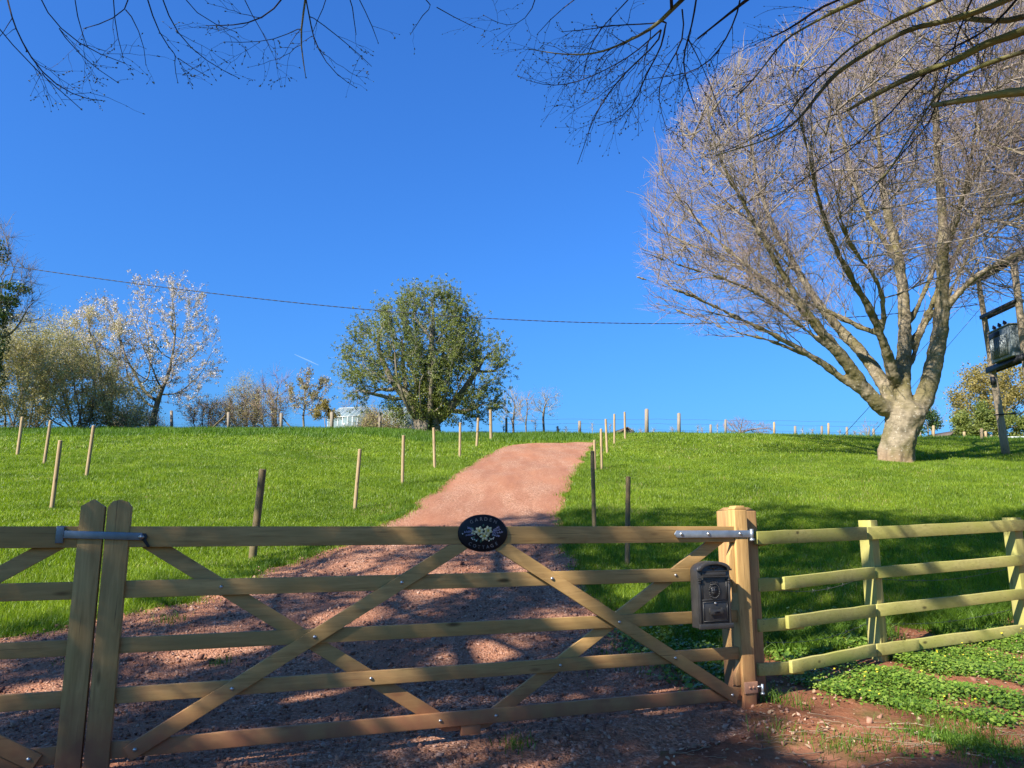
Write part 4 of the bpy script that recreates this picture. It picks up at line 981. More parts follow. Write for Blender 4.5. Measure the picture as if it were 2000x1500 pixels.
def make_tree(name, label, cat, px, Yd, crown, n_att, step, tip=.006, tipmat='pale_twig', trunk_r=None, fork=.3, leaf=None, twig=(3, .45, .006), trop=(0,0,.08), group=None, clumps=None, multi=1, ybase=None, kill=None, e=2.3, barkm='bark', depth=None, ivy=0, lean=0, upt=.25, skirt=None):
    """crown: (cx, cy, rx, ry) in the photo, or a list of them; leaf: list of (part, material, count, size, spread)"""
    b = P(px, ybase or 845, Yd); b[2] = hz(b[0], b[1])-.1
    root = empty(name, b, 0); tag(root, label, cat, group)
    crowns = crown if isinstance(crown, list) else [crown]; att = []
    tot = sum(c[2]*c[3] for c in crowns)
    for (cx, cy, rx, ry) in crowns:
        c = P(cx, cy, Yd); q = Yd/F*1.02; att.append(ellipsoid_pts(max(8, int(n_att*rx*ry/tot)), c, (rx*q, (depth or rx)*q*.9, ry*q)))
    att = np.concatenate(att); att = att[att[:, 2] > b[2]+.25]
    cz = min(P(c[0], c[1]+c[3], Yd)[2] for c in crowns); nodes = []; par = []
    c0 = P(crowns[0][0], crowns[0][1], Yd)
    zf = max(b[2]+.3, cz+(c0[2]-cz)*fork*.6)
    for s in range(multi):
        off = np.array([rng.normal(0, .25), rng.normal(0, .25), 0]) if multi > 1 else np.zeros(3); prev = -1
        k = max(2, int((zf-b[2])/step)); dirx = rng.normal(0, .5) if multi > 1 else lean
        for i in range(k+1):
            f = i/k; nodes.append(b+off+np.array([dirx*f*f+.06*sin(f*5+s), .08*sin(f*4+s*2), (zf-b[2])*f])); par.append(prev); prev = len(nodes)-1
    NP, par = colonize(nodes, par, att, step, step*9, kill or step*1.6, 140, trop)
    r, hasc = radii(NP, par, tip, e)
    if trunk_r: r *= 1; sc = trunk_r/max(r[0], 1e-6); r = tip+(r-tip)*sc
    ch = chains(NP, par, r); big = [smooth_chain(*c) for c in ch if c[1].max() > .035]; small = [smooth_chain(*c) for c in ch if c[1].max() <= .035]
    if big: tubes(big, 'trunk', M[barkm], root)
    if small: tubes(small, 'branches', M[tipmat], root)
    thin = np.where(r < tip*4)[0]; thin = thin[par[thin] >= 0]
    if twig:
        cnt, L, tr = twig; idx = rng.choice(thin, cnt*len(thin)); dd = unit(NP[idx]-NP[par[idx]]); dd = unit(dd+rng.normal(0, .65, dd.shape)+unit(NP[idx]-c0)*.35+np.array([0,0,upt]))
        V, Q, A = twig_batch(NP[idx], dd, L*rng.uniform(.4, 1.3, len(idx)), np.full(len(idx), tr)); np_mesh('twigs', V, [Q], M[tipmat], root)
        pool = A[:, 1:].reshape(-1, 3)
    else: pool = NP[thin]
    for (part, m, cntL, size, spread) in (leaf or []):
        src = pool
        if part == 'blossom' or part == 'leaves' and clumps: src = pool[rng.choice(len(pool), max(30, cntL//(clumps or 6)))]
        leaves_mesh(part, src[rng.choice(len(src), cntL)], size, M[m], root, spread)
    if skirt:
        pp = np.concatenate([ellipsoid_pts(n_, P(cx, cy, Yd), (rx*Yd/F, rx*Yd/F*.8, ry*Yd/F)) for (cx, cy, rx, ry, n_) in skirt]); pp = pp[pp[:, 2] > b[2]+.05]; pp = pp[(np.sin(pp[:, 0]*4.1+pp[:, 2]*3)+np.sin(pp[:, 2]*4.7-pp[:, 1]*3)+rng.normal(0, .4, len(pp))) > -.5]
        leaves_mesh('leaves', pp, .095, M['hawthorn'], root, .03)
    if ivy:
        f = rng.random(ivy); top = c0[2]; z = b[2]+f*(top-b[2])*.9; nn = ivy; rr = .25+.35*rng.random(nn)*(1+.5*np.sin(z*3))
        a = rng.uniform(0, 2*pi, nn); pos = np.stack([b[0]+rr*np.cos(a), b[1]+rr*np.sin(a), z], -1); leaves_mesh('ivy', pos, .11, M['ivy'], root, .06)
    return root, NP, par, r

def levels(P0, D0, spec, ok=None, k0=5, center=None):
    """successive orders of side branches grown from points P0 along directions D0; returns list of (V, Q, A)"""
    out = []; p, d = P0, D0
    for li, (cnt, L, r, ang, up, seg) in enumerate(spec):
        idx = np.repeat(np.arange(len(p)), int(cnt)) if cnt >= 1 else np.where(rng.random(len(p)) < cnt)[0]
        if cnt > 1 and cnt != int(cnt): idx = np.concatenate([idx, np.where(rng.random(len(p)) < cnt-int(cnt))[0]])
        pp = p[idx]; dd = unit(d[idx]+rng.normal(0, ang, (len(idx), 3)))
        if center is not None: dd = unit(dd+.22*unit(pp-center))
        LL = L*rng.uniform(.5, 1.25, len(idx)); tipm = pp+dd*LL[:, None]
        if ok is not None: m = ok(tipm); pp, dd, LL = pp[m], dd[m], LL[m]
        V, Q, A = twig_batch(pp, dd, LL, r*rng.uniform(.7, 1.3, len(pp)), up=up, k=max(3, k0-li), seg=seg, bend=.28)
        out.append((V, Q, A))
        q = A[:, 1:]; dv = unit(A[:, 1:]-A[:, :-1]); sel = q.reshape(-1, 3); dsel = dv.reshape(-1, 3)
        p, d = sel, dsel
    return out
def merge(parts, name, m, root):
    VV, QQ, n = [], [], 0
    for V, Q, A in parts: VV.append(V); QQ.append(Q+n); n += len(V)
    return np_mesh(name, np.concatenate(VV), [np.concatenate(QQ)], m, root, smooth=True)
# ------------------------------------------------------------------ the big beech
BY = ground(1752, 899)[1]
bb = ground(1752, 899)
beech = empty('beech_tree', bb, 0); tag(beech, 'huge leafless spreading tree with pale many-stemmed trunk on the right of the field', 'tree')
def proj(p):
    p = np.atleast_2d(p); d = p-np.array([0, 0, CZ]); zc = d[:, 1]*cos(PITCH)+d[:, 2]*sin(PITCH); yc = -d[:, 1]*sin(PITCH)+d[:, 2]*cos(PITCH)
    zc = np.where(np.abs(zc) < 1e-6, 1e-6, zc); return 1000+F*d[:, 0]/zc, 750-F*yc/zc, zc
LIMBS = [
 # name, attach px start included, depth offset at end, points (x, y, half width px)
 ('A', -1.5, [(1790,815,24),(1806,785,21),(1815,755,19),(1822,720,18),(1832,680,17),(1838,640,16),(1843,600,15),(1842,560,13),(1838,520,13),(1840,480,12),(1846,435,10),(1838,375,9),(1832,315,8),(1829,240,7),(1826,180,6),(1830,110,4),(1835,40,3)]),
 ('B', 1.5, [(1758,800,22),(1762,752,16),(1765,718,15),(1768,679,14),(1768,634,13),(1765,592,12),(1761,542,11),(1755,508,10),(1745,460,9),(1728,400,8),(1722,350,7),(1720,300,6),(1716,250,5),(1706,190,4),(1700,120,3),(1690,50,2.5)]),
 ('C', -4.5, [(1748,770,14),(1743,730,13),(1737,690,12),(1716,652,9),(1707,617,8),(1695,590,8),(1670,560,7),(1650,523,7),(1633,487,6),(1617,453,5),(1600,400,5),(1588,340,4),(1572,270,3),(1560,200,2.5),(1548,150,2)]),
 ('D', 3.5, [(1745,800,16),(1727,748,13),(1708,715,13),(1683,690,12),(1650,655,11),(1627,628,10),(1597,600,9),(1580,567,8),(1563,537,8),(1547,510,7),(1530,480,6),(1513,453,6),(1495,410,5),(1480,360,4),(1470,300,3.5),(1462,250,3),(1450,190,2)]),
 ('E', -2.5, [(1735,812,18),(1710,785,16),(1685,760,15),(1667,727,14),(1643,692,12),(1613,657,11),(1583,627,10),(1563,593,8),(1543,560,7),(1523,527,6),(1500,487,5.5),(1480,450,5),(1455,405,4.5),(1428,350,4),(1400,295,3),(1375,250,2)]),
 ('F', -1.0, [(1690,772,9),(1660,748,8),(1637,730,7),(1597,700,6.5),(1567,683,6),(1517,657,5.5),(1483,640,5),(1433,620,4.5),(1400,600,4),(1367,583,3.5),(1325,568,3),(1285,552,2.2),(1245,540,1.5)]),
 ('F2', 1.5, [(1600,703,5),(1560,690,4.5),(1520,668,4),(1490,656,3.5),(1450,658,3),(1410,640,2.5),(1370,628,2),(1320,600,1.6),(1275,590,1.2)]),
 ('G', 4.0, [(1716,655,6),(1690,642,5.5),(1650,627,5),(1610,602,4.5),(1560,585,4),(1510,560,4),(1450,525,3.5),(1390,495,3),(1330,470,2.5),(1285,450,1.8)]),
 ('H', -5.0, [(1722,660,6),(1730,623,6),(1726,584,5.5),(1718,545,5),(1698,522,5),(1678,508,4.5),(1652,470,4),(1640,420,3.5),(1628,360,3),(1622,300,2.5),(1610,230,2)]),
 ('I', 3.0, [(1774,730,6),(1790,680,5.5),(1796,646,5),(1813,618,5),(1845,590,4.5),(1868,550,4),(1890,500,4),(1910,440,3.5),(1932,380,3),(1950,310,2.5)]),
 ('J', -3.5, [(1852,597,8),(1880,560,7.5),(1897,542,7),(1930,525,6),(1958,508,5.5),(2000,490,5),(2050,470,4),(2100,430,3)]),
 ('K', 4.5, [(1772,650,6),(1790,600,5.5),(1810,562,5),(1826,515,4.5),(1850,460,4),(1875,400,4),(1905,340,3),(1940,270,2.5),(1975,200,2)]),
 ('L', 5.0, [(1752,520,6),(1735,480,5.5),(1705,440,5),(1680,390,4.5),(1660,330,4),(1645,260,3),(1632,190,2.5)]),
 ('Mm', -5.5, [(1842,500,7),(1862,450,6),(1880,400,5),(1892,330,4.5),(1905,260,4),(1915,180,3),(1925,90,2.5)]),
 ('Nn', 5.0, [(1770,690,8),(1800,640,7),(1835,560,6),(1880,470,5),(1930,400,4),(1990,330,3.5),(2060,280,3)]),
 ('Oo', -2.0, [(1668,730,6),(1630,690,5),(1570,640,4),(1520,600,4),(1460,560,3.5),(1400,540,3),(1340,520,2.2),(1290,505,1.6)]),
 ('Pp', 2.0, [(1583,630,5),(1540,580,4.5),(1490,540,4),(1430,500,3.5),(1380,450,3),(1335,400,2.5),(1300,350,1.8)]),
 ('Qq', -3.0, [(1563,540,5),(1520,500,4),(1480,440,3.5),(1420,400,3),(1375,340,2.5),(1340,290,1.8)]),
]
nodes = []; par = []; r0 = []
trk = [(1750,930,36),(1751,905,34),(1752,890,31.5),(1754,870,29.5),(1758,850,29.5),(1765,830,32),(1769,812,35),(1771,796,33)]
for i, (x, y, w) in enumerate(trk): nodes.append(P(x, y, BY)); par.append(i-1); r0.append(w/F*BY)
ntr = len(nodes); limb_start = {}
for nm, dy, pts in LIMBS:
    n = len(pts); first = None; seq = []
    L = np.cumsum([0]+[math.hypot(pts[i+1][0]-pts[i][0], pts[i+1][1]-pts[i][1]) for i in range(n-1)]); tot = L[-1]
    # depth grows with distance from the trunk
    cur = []
    for i, (x, y, w) in enumerate(pts):
        f = min(1, math.hypot(x-1760, y-800)/650); Y = BY+dy*(f**1.1)*1.35
        cur.append((P(x, y, Y), w/F*Y))
    # attach to the nearest existing node
    sx, sy, _ = proj(np.array(nodes)); prev = int(np.argmin(np.hypot(sx-pts[0][0], sy-pts[0][1])+200*(np.array(r0) < cur[0][1]*.75)))
    dY = nodes[prev][1]-cur[0][0][1]; cur = [(P(x, y, q[0][1]+dY), q[1]) for (x, y, w), q in zip(pts, cur)]
    for i, (p, w) in enumerate(cur):
        if i > 0:
            q0 = cur[i-1][0]; nseg = max(1, int(np.linalg.norm(p-q0)/.45))
            for s in range(1, nseg+1):
                f = s/nseg; j = rng.normal(0, .02, 3); nodes.append(q0+(p-q0)*f+j); par.append(prev); prev = len(nodes)-1; r0.append((cur[i-1][1]*(1-f)+w*f)*.93)
        else:
            nodes.append(p); par.append(prev); prev = len(nodes)-1; r0.append(w*.93)
q = BY/F
cc = P(1745, 330, BY)
att = ellipsoid_pts(9000, cc, (515*q, 8.6, 400*q), .15)
pxx, pyy, _ = proj(att)
# carve the outline seen in the photo
top = np.interp(pxx, [1220,1240,1260,1300,1350,1420,1500,1600,1700], [560,400,330,240,180,110,60,10,-60])
bot = np.interp(pxx, [1220,1240,1300,1360,1420,1500,1560,1620,1700,1800,1860,1900,2000,2200], [560,600,625,640,645,640,640,610,560,520,560,600,620,600])
keep = (pyy > top) & (pyy < bot) & (pxx > 1228); att = att[keep]
print('beech att', len(att))
NPb, parb = colonize(nodes, par, att, .36, 3.2, .62, 90, (0,0,.12), .12)
rb, _ = radii(NPb, parb, .011, 2.0, None)
r0a = np.zeros(len(NPb)); r0a[:len(r0)] = r0
rb = np.where(r0a > 0, r0a, np.minimum(rb, .06))
chb = chains(NPb, parb, rb)
# trunk with fluted base
tr_pts = np.array(nodes[:ntr]); tr_r = np.array(r0[:ntr])
zz_ = np.linspace(0, 1, 26); L_ = np.linspace(0, 1, ntr); cpts = np.stack([np.interp(zz_, L_, tr_pts[:, i]) for i in range(3)], -1); cr = np.interp(zz_, L_, tr_r)
V, Q = tube(cpts, cr, 40); V = V.reshape(26, 40, 3); an = np.linspace(0, 2*pi, 40, endpoint=False)
fl = 1+.07*np.sin(an[None, :]*5+1+zz_[:, None]*1.5)+.04*np.sin(an*9+zz_[:, None]*4)+.05*np.exp(-zz_*6)[:, None]*np.sin(an*6+.5)[None, :]+.03*np.sin(zz_[:, None]*14+an[None, :]*2)
V = cpts[:, None]+(V-cpts[:, None])*fl[..., None]
trunkV, trunkQ = V.reshape(-1, 3), Q
bigc = []; midc = []; smc = []
for c, r in chb:
    if len(c) <= 2 and r.max() > .3: continue
    c, r = smooth_chain(c, r, 2)
    (bigc if r.max() > .065 else midc if r.max() > .016 else smc).append((c, r))
TB = MB(); TB.add(trunkV, trunkQ, None, [list(range(40))[::-1], list(range(25*40, 26*40))])
for c, r in bigc:
    k = 14 if r.max() > .12 else 9; Vq, Qq = tube(c, r*(1+rng.normal(0, .02, len(r))), k); nn_ = len(c); TB.add(Vq, Qq, None, [list(range(k))[::-1], list(range((nn_-1)*k, nn_*k))])
tb = TB.build('trunk', M['beech_bark'], beech, smooth=True, world=True)
md = tb.modifiers.new('join', 'REMESH'); md.mode = 'VOXEL'; md.voxel_size = .032; md.use_smooth_shade = True
md = tb.modifiers.new('soften', 'SMOOTH'); md.factor = .5; md.iterations = 7
tx1 = bpy.data.textures.new('bark_lumps', 'CLOUDS'); tx1.noise_scale = .38; tx1.noise_depth = 3
md = tb.modifiers.new('lumps', 'DISPLACE'); md.texture = tx1; md.strength = .13; md.mid_level = .5; md.texture_coords = 'LOCAL'
tubes(midc, 'branches', M['beech_twig'], beech)
tubes(smc, 'twigs', M['beech_twig'], beech)
def crown_ok(p):
    x, y, _ = proj(p); t = np.interp(x, [1220,1240,1260,1300,1350,1420,1500,1600,1700], [545,400,330,240,180,105,55,5,-60])
    u = np.interp(x, [1220,1240,1300,1360,1420,1500,1560,1620,1700,1800,1860,1900,2000,2200], [560,610,640,655,660,655,650,620,560,540,580,640,640,600])
    return (y > t-12*rng.random(len(y))) & (y < u+8*rng.random(len(y))) & (x > 1228) & (np.linalg.norm((p-cc)/np.array([11, 9.5, 9.0]), axis=1) < 1.05)
out_c = P(1752, 760, BY)
lim = np.where((parb >= 0) & (rb < .20) & (rb > .02))[0]; lim = lim[NPb[lim][:, 2] > P(1700, 690, BY)[2]]
DL = unit(NPb[lim]-NPb[parb[lim]])
L1 = levels(NPb[lim], DL, [(1.6, 1.8, .017, .55, .30, 5), (1.9, .9, .0095, .5, .25, 4)], crown_ok, 5, out_c)
merge(L1, 'side_branches', M['beech_twig'], beech)
sm = np.where((parb >= 0) & (rb <= .03))[0]
p2 = np.concatenate([NPb[sm], L1[1][2][:, 2:].reshape(-1, 3)]); d2 = np.concatenate([unit(NPb[sm]-NPb[parb[sm]]), unit(L1[1][2][:, 2:]-L1[1][2][:, 1:-1]).reshape(-1, 3)])
L2 = levels(p2, d2, [(1.05, .55, .0048, .55, .35, 3)], crown_ok, 3, out_c)
merge(L2, 'fine_twigs', M['beech_fine'], beech); idx = L2[0][2]
print('beech nodes', len(NPb), 'twigs', len(idx))

# ------------------------------------------------------------------ background trees and shrubs
TR = 'trees and shrubs along the crest'
make_tree('hawthorn_tree', 'dense round olive-green tree standing on the crest left of the drive', 'tree', 838, 46,
    [(830,680,110,70),(735,735,65,50),(915,730,72,55),(830,745,105,60),(820,602,42,36),(890,625,40,40),(765,640,45,40),(690,690,30,16),(960,690,28,20),(705,655,18,12),(960,720,22,30),(860,590,40,22),(722,765,42,24),(930,785,50,32),(830,800,60,30)], 3000, .42, .008, 'grey_twig', .30, .25, [('leaves','hawthorn',125000,.08,.05)], (8,1.25,.008), clumps=None, multi=5, ivy=5000, skirt=[(838,785,45,52,9000),(800,800,60,34,5000),(885,800,60,34,5000),(850,730,60,60,5000)], trop=(0,0,.05), upt=.35)
make_tree('cherry_tree', 'young tree full of white blossom on the crest at the left', 'tree', 292, 50,
    [(320,640,95,115),(290,700,135,85),(235,640,85,65),(370,720,65,80),(400,650,35,60)], 1700, .42, .011, 'grey_twig', .2, .3, [('blossom','blossom',17000,.085,.07),('leaves','bronze',9000,.085,.08)], (2,1.0,.010), clumps=6, ivy=1200, lean=.6, upt=.1, kill=.9)
make_tree('blossoming_shrub_tree', 'straggly blossoming tree between the olive shrubs and the white blossom tree', 'tree', 205, 48,
    [(190,680,70,80),(160,650,50,50),(220,720,50,50)], 500, .5, .010, 'grey_twig', .12, .3, [('blossom','blossom',6000,.085,.1),('leaves','shrub',9000,.08,.15)], (2,.8,.009), multi=3, clumps=6)
for (px, Yd, cr, lab, nl) in ((40,43,[(40,760,95,90),(0,730,80,80)],'broad olive-green shrub at the left edge of the field',30000),
    (150,45,[(140,765,80,80),(110,720,60,65)],'olive-green shrub right of the broad one at the left edge',20000),
    (235,46,[(225,800,60,45)],'low yellowish-green shrub in front of the white blossom tree',11000),
    (70,50,[(60,680,80,60),(100,690,60,60)],'taller greyish-green shrub rising behind the olive ones at the left',9000)):
    make_tree('shrub', lab, 'shrub', px, Yd, cr, 1200, .45, .008, 'grey_twig', .08, .1, [('leaves','shrub',int(nl*1.2),.09,.10)], (7,1.2,.008), multi=6, group='olive shrubs at the left end of the crest')
ivt = make_tree('ivy_clad_tree', 'tall leafless ivy-clad tree cut off by the left edge', 'tree', -32, 40,
    [(-20,560,80,95),(10,560,75,60),(20,620,60,40),(-40,470,70,60)], 2600, .42, .011, 'bark', .2, .25, [], (7,1.0,.009), ivy=6000, upt=.1, trop=(0,0,-.02))
pp = np.concatenate([ellipsoid_pts(n_, P(cx, cy, 39.5), (rx*.027, 1.0, ry*.027)) for (cx, cy, rx, ry, n_) in ((8,585,30,9,700),(0,615,26,11,700),(32,562,26,6,450),(-8,490,12,26,500))]); leaves_mesh('ivy', pp, .13, M['ivy'], ivt[0], .08)
make_tree('birch_tree', 'small pale drooping birch beyond the fence below the wire', 'tree', 482, 60, [(478,780,34,48)], 500, .4, .009, 'pale_twig', .10, .3, [('leaves','shrub',5000,.07,.15)], (9,.8,.009), upt=-.5, group=TR)
make_tree('bare_fruit_tree', 'upright purplish leafless tree between the birch and the pink blossoming tree', 'tree', 538, 56, [(535,775,38,50),(545,750,20,35)], 600, .42, .010, 'purple_twig', .10, .3, [], (7,.9,.010), upt=.7, group=TR)
make_tree('crab_apple_tree', 'small pinkish blossoming tree left of the greenhouse', 'tree', 592, 52, [(600,780,40,40),(575,760,18,32),(632,765,18,28),(600,750,14,25)], 420, .42, .012, 'purple_twig', .09, .3, [('blossom','blossom',1100,.09,.08),('leaves','bronze',4200,.10,.09)], (2,.8,.010), clumps=5, upt=.5, group=TR)
make_tree('yellowish_shrub', 'small yellow-green shrub right beside the left greenhouse', 'shrub', 636, 51, [(634,808,18,24)], 220, .35, .007, 'pale_twig', .05, .2, [('leaves','oak_leaf',2600,.10,.12)], (3,.5,.006), group=TR)
make_tree('birch_tree', 'pale orange-tinted birch showing behind the left side of the hawthorn', 'tree', 690, 66, [(690,780,30,42),(715,790,25,35)], 420, .45, .008, 'pale_twig', .09, .3, [('leaves','oak_leaf',900,.08,.15)], (5,.8,.008), upt=-.4, group=TR)
for (px, cx, cy, rx, ry, lab, m) in ((412,410,812,46,28,'brown scrubby bush under the blossom tree right side','pale_twig'),(470,472,808,42,36,'brown leafless bush below the pale birch','pale_twig'),(515,516,802,40,42,'pale twiggy bush in front of the purplish bare tree','pale_twig'),(722,726,828,16,16,'twiggy bush between the two greenhouses','pale_twig'),(770,745,822,26,20,'twiggy bush right of the left greenhouse','pale_twig'),(300,262,825,50,22,'dry brown bramble at the foot of the blossom tree','pale_twig')):
    make_tree('bare_bush', lab, 'bush', px, 52, [(cx,cy,rx,ry)], 700, .34, .010, m, .05, .1, [('leaves','shrub',3000,.075,.15)], (14,.8,.011), multi=6, group='leafless bushes along the crest')
make_tree('small_bare_tree', 'small leafless tree on the crest just right of the hawthorn', 'tree', 1003, 54, [(1003,795,30,42)], 420, .4, .014, 'grey_twig', .10, .3, [], (7,.7,.012), group='small leafless trees right of the hawthorn')
make_tree('small_bare_tree', 'faint small leafless tree between its two neighbours right of the hawthorn', 'tree', 1028, 60, [(1028,800,22,36)], 300, .4, .013, 'pale_twig', .08, .3, [], (8,.6,.012), group='small leafless trees right of the hawthorn')
make_tree('small_bare_tree', 'pale vase-shaped leafless young tree left of the drive top', 'tree', 1062, 53, [(1066,792,32,30),(1045,785,15,22),(1085,785,15,20)], 380, .42, .015, 'grey_twig', .10, .2, [('leaves','oak_leaf',700,.06,.12)], (5,.7,.010), upt=.8, group='small leafless trees right of the hawthorn')
make_tree('distant_tree', 'distant domed leafless tree on the skyline between the drive and the big tree', 'tree', 1447, 75, [(1442,833,30,17),(1485,838,26,13)], 1300, .2, .009, 'purple_twig', .14, .2, [], (5,.32,.008), group='distant trees', ybase=860)
make_tree('budding_oak', 'rounded tree coming into yellow-brown leaf behind the transformer pole', 'tree', 1950, 75, [(1945,780,80,62),(1980,770,60,60),(1905,800,45,45)], 1500, .7, .014, 'grey_twig', .45, .35, [('leaves','oak_leaf',16000,.20,.3)], (2,1.2,.012), upt=.1)
make_tree('evergreen_bush', 'dark yellow-green evergreen bush below the budding oak', 'bush', 1910, 60, [(1915,830,45,32),(1880,840,25,22),(1970,838,38,30)], 600, .5, .010, 'grey_twig', .1, .1, [('leaves','hawthorn',20000,.15,.2)], (2,.6,.008), multi=5)
make_tree('distant_bare_tree', 'pale leafless tree showing just right of the big trunk', 'tree', 1822, 90, [(1820,805,38,42)], 600, .7, .012, 'purple_twig', .2, .3, [], (4,1.0,.011), group='distant trees')
make_tree('distant_bare_tree', 'faint leafless tree showing just left of the big trunk', 'tree', 1695, 100, [(1700,835,25,18)], 260, .7, .012, 'purple_twig', .2, .2, [], (5,1.0,.012), group='distant trees')
make_tree('holly_bush', 'dark bush half hidden behind the right side of the big trunk', 'bush', 1812, 70, [(1812,828,22,26)], 250, .5, .010, 'grey_twig', .1, .1, [('leaves','ivy',2500,.15,.2)], (2,.6,.008))
# saplings in the orchard beyond the crest
SAPL = ['tiny sapling at the left foot of the small bare tree by the hawthorn', 'tiny sapling on the crest between the two right-hand small bare trees', 'tiny forked sapling just right of the vase-shaped bare tree', 'tiny forked sapling on the crest left of the lone grey post',
 'feathery sapling on the crest right of the lone grey post', 'dark little sapling beside the brown shed roof on its left', 'tiny sapling between the last drive stake and the tall crest post', 'tiny sapling just left of the tall thick crest post', 'tiny sapling just right of the tall thick crest post',
 'tiny sapling just left of the second thick crest post', 'bushy little sapling right of the second thick crest post', 'bushy little sapling left of the small crest post', 'tiny sapling in front of the left side of the distant domed tree', 'tiny dark sapling right of the short grey post beyond the domed tree',
 'tiny dark sapling left of the pair of posts near the middle of the right crest', 'tiny sapling at the foot of the slanting stay wire', 'tiny sapling between the stay wire and the second stay wire', 'tiny sapling just left of the second stay wire foot', 'bushy little sapling closest to the big tree trunk on its left']
for i, (px, yt) in enumerate(((983,832),(1045,822),(1090,836),(1104,834),(1156,828),(1190,830),(1235,838),(1252,838),(1275,838),(1312,836),(1362,832),(1372,835),(1401,830),(1568,838),(1586,838),(1640,840),(1670,842),(1682,845),(1693,835))):
    Yd = 49+.6*(i % 3); b = P(px, 850, Yd); b[2] = hz(b[0], b[1]); T = P(px+random.uniform(-2, 2), yt, Yd); hgt = T[2]-b[2]
    sp = empty('sapling', b, 0); tag(sp, SAPL[i], 'sapling', 'tiny saplings along the crest')
    mb = MB(); mb.tube([np.zeros(3)-np.array([0,0,.1]), (T-b)*.5+np.array([.02,0,0]), T-b], [.03, .022, .012], 5)
    mb.build('stem', M['grey_twig'], sp)
    n = 26; f = rng.uniform(.45, 1, n); p0 = b+np.outer(f, T-b); dd = unit(rng.normal(0, 1, (n, 3))*np.array([1,1,.4])+np.array([0,0,.7]))
    V, Q, A = twig_batch(p0, dd, rng.uniform(.1, .34, n), np.full(n, .011)); np_mesh('twigs', V, [Q], M['grey_twig'], sp)

# ------------------------------------------------------------------ greenhouses and shed
def greenhouse(px0, px1, ytop, yeave, Yd, label, gable_right=True, dep=3.0):
    a = P(px0, 845, Yd); b = P(px1, 845, Yd); z0 = hz(a[0], Yd)-.1; W_ = b[0]-a[0]
    ze = P(px0, yeave, Yd)[2]; zt = P(px0, ytop, Yd)[2]
    gh = empty('greenhouse', ((a[0]+b[0])/2, Yd, z0), radians(-18)); tag(gh, label, 'greenhouse', 'greenhouses beside the hawthorn')
    h = ze-z0; ht = zt-z0; w = W_/2*.95; d = dep/2; t_ = .045
    fr = MB()
    xs_ = np.linspace(-w, w, 7)
    for x in xs_:
        for y in (-d, d): fr.box((x, y, h/2), (t_, t_, h))
        for s in (-1, 1):
            p = np.array([x, s*d, h]); q = np.array([x, 0, ht]); fr.tube([p, q], t_*.55, 4)
    for y in (-d, d):
        for z in (.05, h): fr.box((0, y, z), (2*w, t_*1.1, t_*1.1))
    fr.box((0, 0, ht), (2*w, t_, t_))
    for x in (-w, w):
        for y in np.linspace(-d, d, 5)[1:-1]: zt_ = h+(ht-h)*(1-abs(y)/d); fr.box((x, y, zt_/2), (t_, t_, zt_))
        fr.box((x, 0, h), (t_, 2*d, t_))
    fr.build('frame', M['white_frame'], gh)
    gl_ = MB()
    for y in (-d, d): gl_.box((0, y*.995, h/2), (2*w, .008, h*.98))
    for x in (-w, w): gl_.prism([(-d,0),(d,0),(d,h),(0,ht),(-d,h)], x-.004, x+.004, 0)
    gl_.build('wall_glazing', M['glass'], gh)
    gl_ = MB()
    for s in (-1, 1):
        gl_.add([[-w,s*d,h+.01],[w,s*d,h+.01],[w,0,ht+.01],[-w,0,ht+.01],[-w,s*d,h+.02],[w,s*d,h+.02],[w,0,ht+.02],[-w,0,ht+.02]], [[0,1,2,3],[7,6,5,4],[0,4,5,1],[2,6,7,3],[1,5,6,2],[0,3,7,4]])
    gl_.build('roof_glazing', M['glass'], gh)
greenhouse(655, 722, 796, 819, 57, 'pale greenhouse left of the hawthorn with its whole roof in view')
greenhouse(758, 812, 797, 817, 55, 'white-framed greenhouse partly hidden behind the hawthorn branches')
def roof_hut(px, w_px, yt, Yd, lab, m='roof'):
    c = P(px, 855, Yd); z0 = hz(c[0], Yd)-.3; q = Yd/F; w = w_px*q/2; zt = P(px, yt, Yd)[2]-z0; ze = zt-.55*w
    s_ = empty('shed', (c[0], Yd, z0), .2); tag(s_, lab, 'shed')
    mb = MB(); mb.prism([(-w*.85,0),(w*.85,0),(w*.85,ze),(0,zt-.06),(-w*.85,ze)], -1.4, 1.4, 1); mb.build('wall', M['grey_post'], s_)
    mb = MB()
    for sg_ in (-1, 1): mb.prism([(0,zt),(sg_*w,ze-.05),(sg_*w,ze+.02),(0,zt+.08)], -1.6, 1.6, 1)
    mb.build('roof', M[m], s_)
roof_hut(1213, 28, 840, 60, 'little brown shed roof poking over the crest beside the drive stakes')
roof_hut(1840, 26, 847, 66, 'small grey shed gable beyond the crest right of the big tree')
c = P(1986, 862, 50); c[2] = hz(c[0], 50)
mb = MB(); mb.prism([(-.9,0),(.9,0),(.95,.22),(.3,.30),(-.9,.28)], -.4, .4, 1); o = mb.build('white_trough', M['pale_board'], bevel=.02); o.location = c; tag(o, 'low white trough lying on the far grass at the right edge', 'trough')

